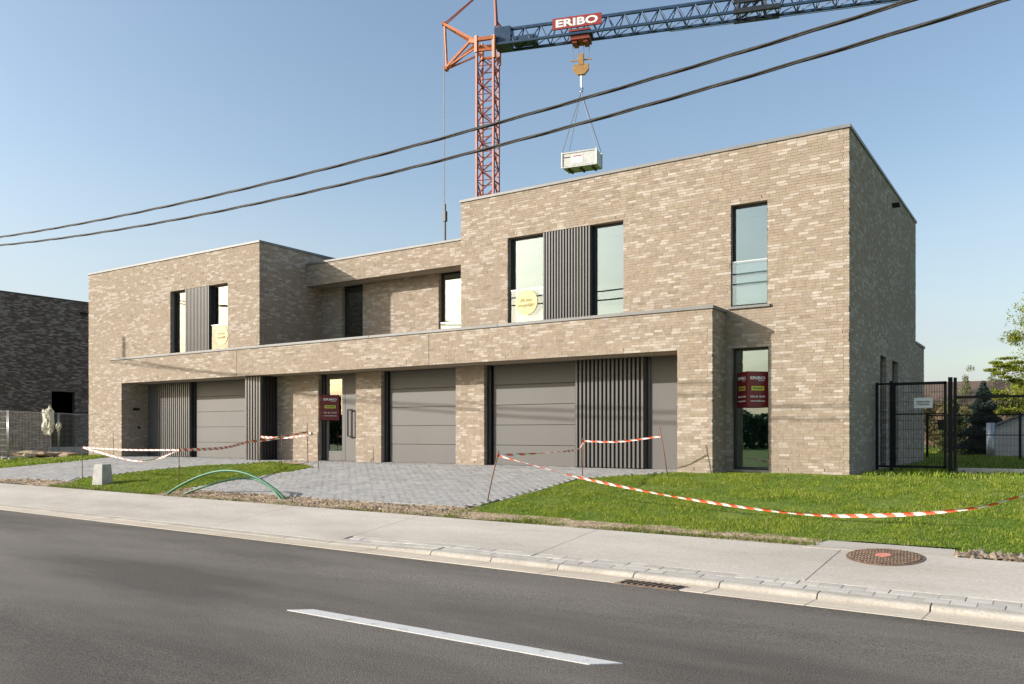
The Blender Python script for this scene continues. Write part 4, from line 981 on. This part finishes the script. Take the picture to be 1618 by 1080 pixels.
def conifer(base, h, r, cols, label, seed, n=9000):
    t = thing('conifer', base, label, 'conifer', 'conifers behind the garden fence'); b = Vector(base); m = MB(); m.tube([b, b+Vector((0,0,h*.95))], [.07,.015], 7); m.build('trunk', 'bark', t)
    q = np.random.default_rng(seed); zz = h*(.06+.94*(1-np.sqrt(q.random(n)))); tier = .75+.25*np.sin(zz*14); rr_ = r*(1-zz/h)**.8*tier*np.sqrt(q.random(n))+.03; th = q.random(n)*2*np.pi
    P = np.stack([b.x+rr_*np.cos(th), b.y+rr_*np.sin(th), b.z+zz-.25*rr_],1); u = np.stack([np.cos(th),np.sin(th),-.35+.5*q.random(n)],1)+q.normal(size=(n,3))*.35; u /= np.linalg.norm(u,axis=1)[:,None]
    w = np.cross(u, q.normal(size=(n,3))); w /= np.linalg.norm(w,axis=1)[:,None]; s_ = (.09+.08*q.random(n))[:,None]
    V = np.stack([P-u*s_*.5,P+w*s_*.16,P+u*s_*.5,P-w*s_*.16],1).reshape(-1,3); c = np.array(cols)[q.integers(0,len(cols),n)]*(.7+.6*q.random(n))[:,None]
    tri_soup('crown', V, np.arange(4*n).reshape(n,4), np.repeat(c,4,0), 'leaf', t)
conifer((-2.35,34.5,0), 2.75, 1.05, [(.045,.075,.06),(.06,.09,.075),(.035,.055,.042)], 'dark blue-green conifer standing before the far brown roof', 3, 14000)
conifer((-3.5,36.5,0), 2.2, .7, [(.06,.08,.03),(.08,.10,.04)], 'smaller olive conifer left of the dark blue-green one', 4)
def shrub(x, y, h, r, cols, label, seed, n=5000, size=.11):
    q = random.Random(seed); cl = [((x+q.uniform(-r,r)*.8, y+q.uniform(-r,r)*.5, h*q.uniform(.2,.8)), (r*.42,r*.42,h*.26)) for _ in range(14)]
    tree('shrub', (x,y,0), h*.9, .04, cl, n, size, cols, label, seed, cat='shrub', group='shrubs along the back of the garden')
shrub(-4.9,40,2.6,1.1,[(.16,.14,.05),(.12,.12,.035),(.20,.16,.07)], 'brownish shrub against the house corner behind the gate', 31)
shrub(-3.2,41,2.3,1.0,[(.11,.13,.04),(.17,.17,.06)], 'olive shrub between the house and the dark conifer', 32)
shrub(-1.5,42,2.6,1.1,[(.13,.14,.04),(.20,.18,.06),(.09,.11,.035)], 'ochre shrub under the yellow-green tree', 33)
shrub(-6.2,44,3.9,1.1,[(.07,.10,.035),(.10,.13,.05)], 'green bush top showing just right of the house', 34)
m_ = []
for i, (x, h_) in enumerate(((-4.3,4.7),(-2.9,4.4))):
    q = random.Random(60+i); cl = [((x+q.uniform(-.35,.35), 50+q.uniform(-.3,.3), h_*q.uniform(.55,.97)), (.22,.22,.22)) for _ in range(12)]
    tree('slender_tree', (x,50,0), h_, .06, cl, 700, .10, [(.16,.18,.08),(.20,.21,.10)], ('sparse slender sapling beside the gate post top' if i == 0 else 'sparse slender sapling above the dark conifer'), 70+i, group='thin saplings behind the garden')
# field hedge across the street (seen only in the glass)
r6 = np.random.default_rng(9); nH = 60000
hx, hy = r6.uniform(-160,60,nH), r6.uniform(-64,-58,nH); hz = (3.7+.5*np.sin(hx*.11)+.4*np.sin(hx*.37+1)+.3*np.sin(hx*1.1))*r6.random(nH)**.8-.8
P = np.stack([hx,hy,hz],1); u = r6.normal(size=(nH,3)); u /= np.linalg.norm(u,axis=1)[:,None]; w = np.cross(u, r6.normal(size=(nH,3))); w /= np.linalg.norm(w,axis=1)[:,None]
V = np.stack([P-u*.3,P+w*.22,P+u*.3,P-w*.22],1).reshape(-1,3); C = np.repeat(np.array([[.05,.08,.03]])*(.6+.8*r6.random(nH))[:,None],4,0)
tag(tri_soup('field_hedge', V, np.arange(4*nH).reshape(nH,4), C, 'leaf'), 'far hedge mass across the meadow', 'hedge', kind='stuff')

# ------------------------------------------------------------------ gravel strip between pavement and driveways
def strip(name, poly, mat, dz=.0, step=.12, amp=.02, kind='structure'):
    m = MB(); xs = [p[0] for p in poly]; ys = [p[1] for p in poly]; X = np.arange(min(xs), max(xs), step); Y = np.arange(min(ys), max(ys), step)
    def z(x, y): return float(g(x,y))+dz+amp*mnoise.noise(Vector((x*2.2,y*2.2,1)))+amp*.6*mnoise.noise(Vector((x*7,y*7,5)))
    for y in Y:
        for x in X:
            if inside1(poly, x+step/2, y+step/2): m.add([(a,b,z(a,b)) for a, b in ((x,y),(x+step,y),(x+step,y+step),(x,y+step))], [(0,1,2,3)], smooth=True)
    return tag(m.build(name, mat), kind=kind)
def ybk(x): return yb(x)+.0
SG = [(-17.0,ybk(-17)-.02),(-8.5,ybk(-8.5)-.02),(-8.1,11.25),(-8.55,11.52),(-10.46,11.45),(-12.9,11.55),(-16.2,11.66),(-17.2,11.9)]
SL = [(-40,ybk(-40)),(-21.4,ybk(-21.4)-.02),(-21.7,11.75),(-23.9,11.92),(-25.4,11.72),(-30.5,11.7),(-40,12.6)]
strip('bare_soil', SG, 'soil', .0); strip('bare_soil', SL, 'soil', .0)
strip('bare_soil', [(-18.7,16.0),(-17.9,15.7),(-16.5,15.6),(-16.3,16.0),(-18.2,17.0),(-18.7,17.0)], 'soil', .002, amp=.008)
strip('bare_soil', [(-1.0,10.36),(4,10.15),(4,10.42),(.2,10.5),(-.9,10.72)], 'soil', .01)
# loose stones and straw on the soil
r7 = np.random.default_rng(4)
def stones(poly, n, smin, smax, name, cols):
    xs = [p[0] for p in poly]; ys = [p[1] for p in poly]; x = r7.uniform(min(xs),max(xs),n*3); y = r7.uniform(min(ys),max(ys),n*3); k = inside(poly,x,y); x, y = x[k][:n], y[k][:n]; n = len(x)
    base = np.array([(1,0,-.3),(-.3,.9,-.3),(-.6,-.8,-.3),(.2,.1,.8)]); fc = np.array([(0,1,3),(1,2,3),(2,0,3)])
    s_ = smin+(smax-smin)*r7.random(n)**3; a = r7.random(n)*6.28; z = g(x,y)+.006
    B = base[None]*s_[:,None,None]*(1+.5*r7.normal(size=(n,4,3))*.5); X_ = B[:,:,0]*np.cos(a)[:,None]-B[:,:,1]*np.sin(a)[:,None]+x[:,None]; Y_ = B[:,:,0]*np.sin(a)[:,None]+B[:,:,1]*np.cos(a)[:,None]+y[:,None]; Z_ = B[:,:,2]*.8+z[:,None]
    V = np.stack([X_,Y_,Z_],-1).reshape(-1,3); F = (fc[None]+4*np.arange(n)[:,None,None]).reshape(-1,3); c = np.array(cols)[r7.integers(0,len(cols),n)]*(.7+.6*r7.random(n))[:,None]
    return tag(tri_soup(name, V, F, np.repeat(c,4,0), 'leaf'), 'loose stones and straw on bare soil', 'gravel', kind='stuff')
ST = [(.42,.32,.22),(.54,.44,.32),(.28,.20,.13),(.58,.48,.34),(.36,.26,.17)]
stones(SG, 3000, .006, .04, 'gravel', ST); stones(SL, 2200, .008, .045, 'gravel', ST); stones([(-1.0,10.36),(4,10.2),(4,10.5),(-.9,10.7)], 700, .01, .09, 'gravel', ST+[(.5,.47,.42)])

# ------------------------------------------------------------------ lawns
def lawn(name, poly, n, hmin, hmax, seed, cols, holes=(), edge=0, wide=.006, bare=.0):
    r = np.random.default_rng(seed); xs = [p[0] for p in poly]; ys = [p[1] for p in poly]
    x = r.uniform(min(xs),max(xs),int(n*1.9)); y = r.uniform(min(ys),max(ys),int(n*1.9)); k = inside(poly,x,y)
    for h_ in holes: k &= ~inside(h_,x,y)
    x, y = x[k][:n], y[k][:n]
    f1 = np.array([mnoise.noise(Vector((a*1.1,b*1.1,seed))) for a, b in zip(x, y)]); f2 = np.array([mnoise.noise(Vector((a*3.7,b*3.7,seed+5))) for a, b in zip(x, y)])
    if bare:
        ed = y-(yb(x)); kp_ = ~((ed < .50+.4*f1) & (f2+.22*r.normal(size=len(x)) > -.06)) ; x, y, f1, f2 = x[kp_], y[kp_], f1[kp_], f2[kp_]
    n = len(x); h = (hmin+(hmax-hmin)*r.random(n)**1.3)*(1+.35*f1+.30*f2); a = r.random(n)*6.283; ln = r.random(n)**.8*.9*h; wd = wide*(.7+.7*r.random(n)); z = g(x,y)-.025+.02*f1
    ca, sa = np.cos(a), np.sin(a); b2 = a+1.57+r.normal(size=n)*.5; cb_, sb2 = np.cos(b2), np.sin(b2)
    p0 = np.stack([x-ca*wd,y-sa*wd,z],1); p1 = np.stack([x+ca*wd,y+sa*wd,z],1); mx_, my_ = x+cb_*ln*.35, y+sb2*ln*.35
    p2 = np.stack([mx_+ca*wd*.8,my_+sa*wd*.8,z+h*.6],1); p3 = np.stack([mx_-ca*wd*.8,my_-sa*wd*.8,z+h*.6],1); p4 = np.stack([x+cb_*ln,y+sb2*ln,z+h],1)
    V = np.stack([p0,p1,p2,p3,p4],1).reshape(-1,3); i = 5*np.arange(n)[:,None]
    F = np.concatenate([i+np.array([[0,1,2]]),i+np.array([[0,2,3]]),i+np.array([[3,2,4]])],0)
    cols = np.array(cols); w_ = np.clip(.5+.8*f1+.7*f2+.3*r.normal(size=n),0,1)[:,None]; c = cols[0]*(1-w_)+cols[1]*w_; dry = r.random(n) < .07; c[dry] = cols[2]
    c = c*(.8+.4*r.random(n))[:,None]
    return tag(tri_soup(name, V, F, np.repeat(c,5,0), 'grass_blade'), kind='stuff', label='short green lawn grass', cat='grass')
GC = [(.105,.200,.012),(.285,.345,.036),(.44,.39,.18)]
LR = [(-8.62,ybk(-8.6)+.02),(-2.5,ybk(-2.5)),(-2.45,10.9),(-.98,10.84),(-.92,10.62),(.3,10.42),(4.5,10.25),(4.5,17),(-3.3,17.0),(-5.86,16.98),(-5.9,16.16),(-6.66,16.16),(-7.36,15.6),(-8.2,14.81),(-8.38,12.41)]
strip('lawn_ground', LR, 'meadow', -.006, step=.1, amp=.012)
strip('bare_soil', [(-8.6,ybk(-8.6)),(-2.5,ybk(-2.5)),(-2.5,ybk(-2.5)+.42),(-5,ybk(-5)+.5),(-8.4,ybk(-8.4)+.55)], 'soil', .0, step=.1, amp=.012)
lawn('lawn_grass', LR, 380000, .018, .060, 3, GC, bare=1, wide=.0042)
LL = [(-22.0,ybk(-22)+.02),(-16.6,ybk(-16.6)+.02),(-17.0,11.75),(-16.45,15.2),(-17.4,15.6),(-18.6,15.95),(-19.0,15.95),(-21.3,14.5),(-22.57,12.3),(-21.95,11.75)]
strip('lawn_ground', LL, 'meadow', -.006, step=.12, amp=.01); lawn('lawn_grass', LL, 80000, .02, .06, 4, GC, wide=.009)
LF = [(-29.05,13.2),(-27.65,15.05),(-27.75,16.15),(-30.6,16.95),(-30.6,22),(-40,22),(-40,12.7),(-30.5,11.9)]
lawn('lawn_grass', LF, 60000, .04,.11, 6, GC, wide=.012)
LB = [(-3.3,17.0),(4.5,17.0),(4.5,44),(-9,44),(-9,28),(-3.3,27.7)]
lawn('lawn_grass', LB, 70000, .05,.11, 7, GC, wide=.012)
# tufts along the pavement edge
def edge_tufts(x0, x1, n, seed):
    r = np.random.default_rng(seed); pts = []
    poly = [(x0,ybk(x0)-.04),(x1,ybk(x1)-.04),(x1,ybk(x1)+.12),(x0,ybk(x0)+.12)]
    return lawn('edge_grass', poly, n, .02,.07, seed, [(.12,.16,.03),(.22,.24,.06),(.40,.33,.17)], wide=.006)
edge_tufts(-17,-8.5,2500,41); edge_tufts(-8.5,-2.5,5000,42); edge_tufts(-22,-17,2500,43); edge_tufts(-.9,3,1500,44)
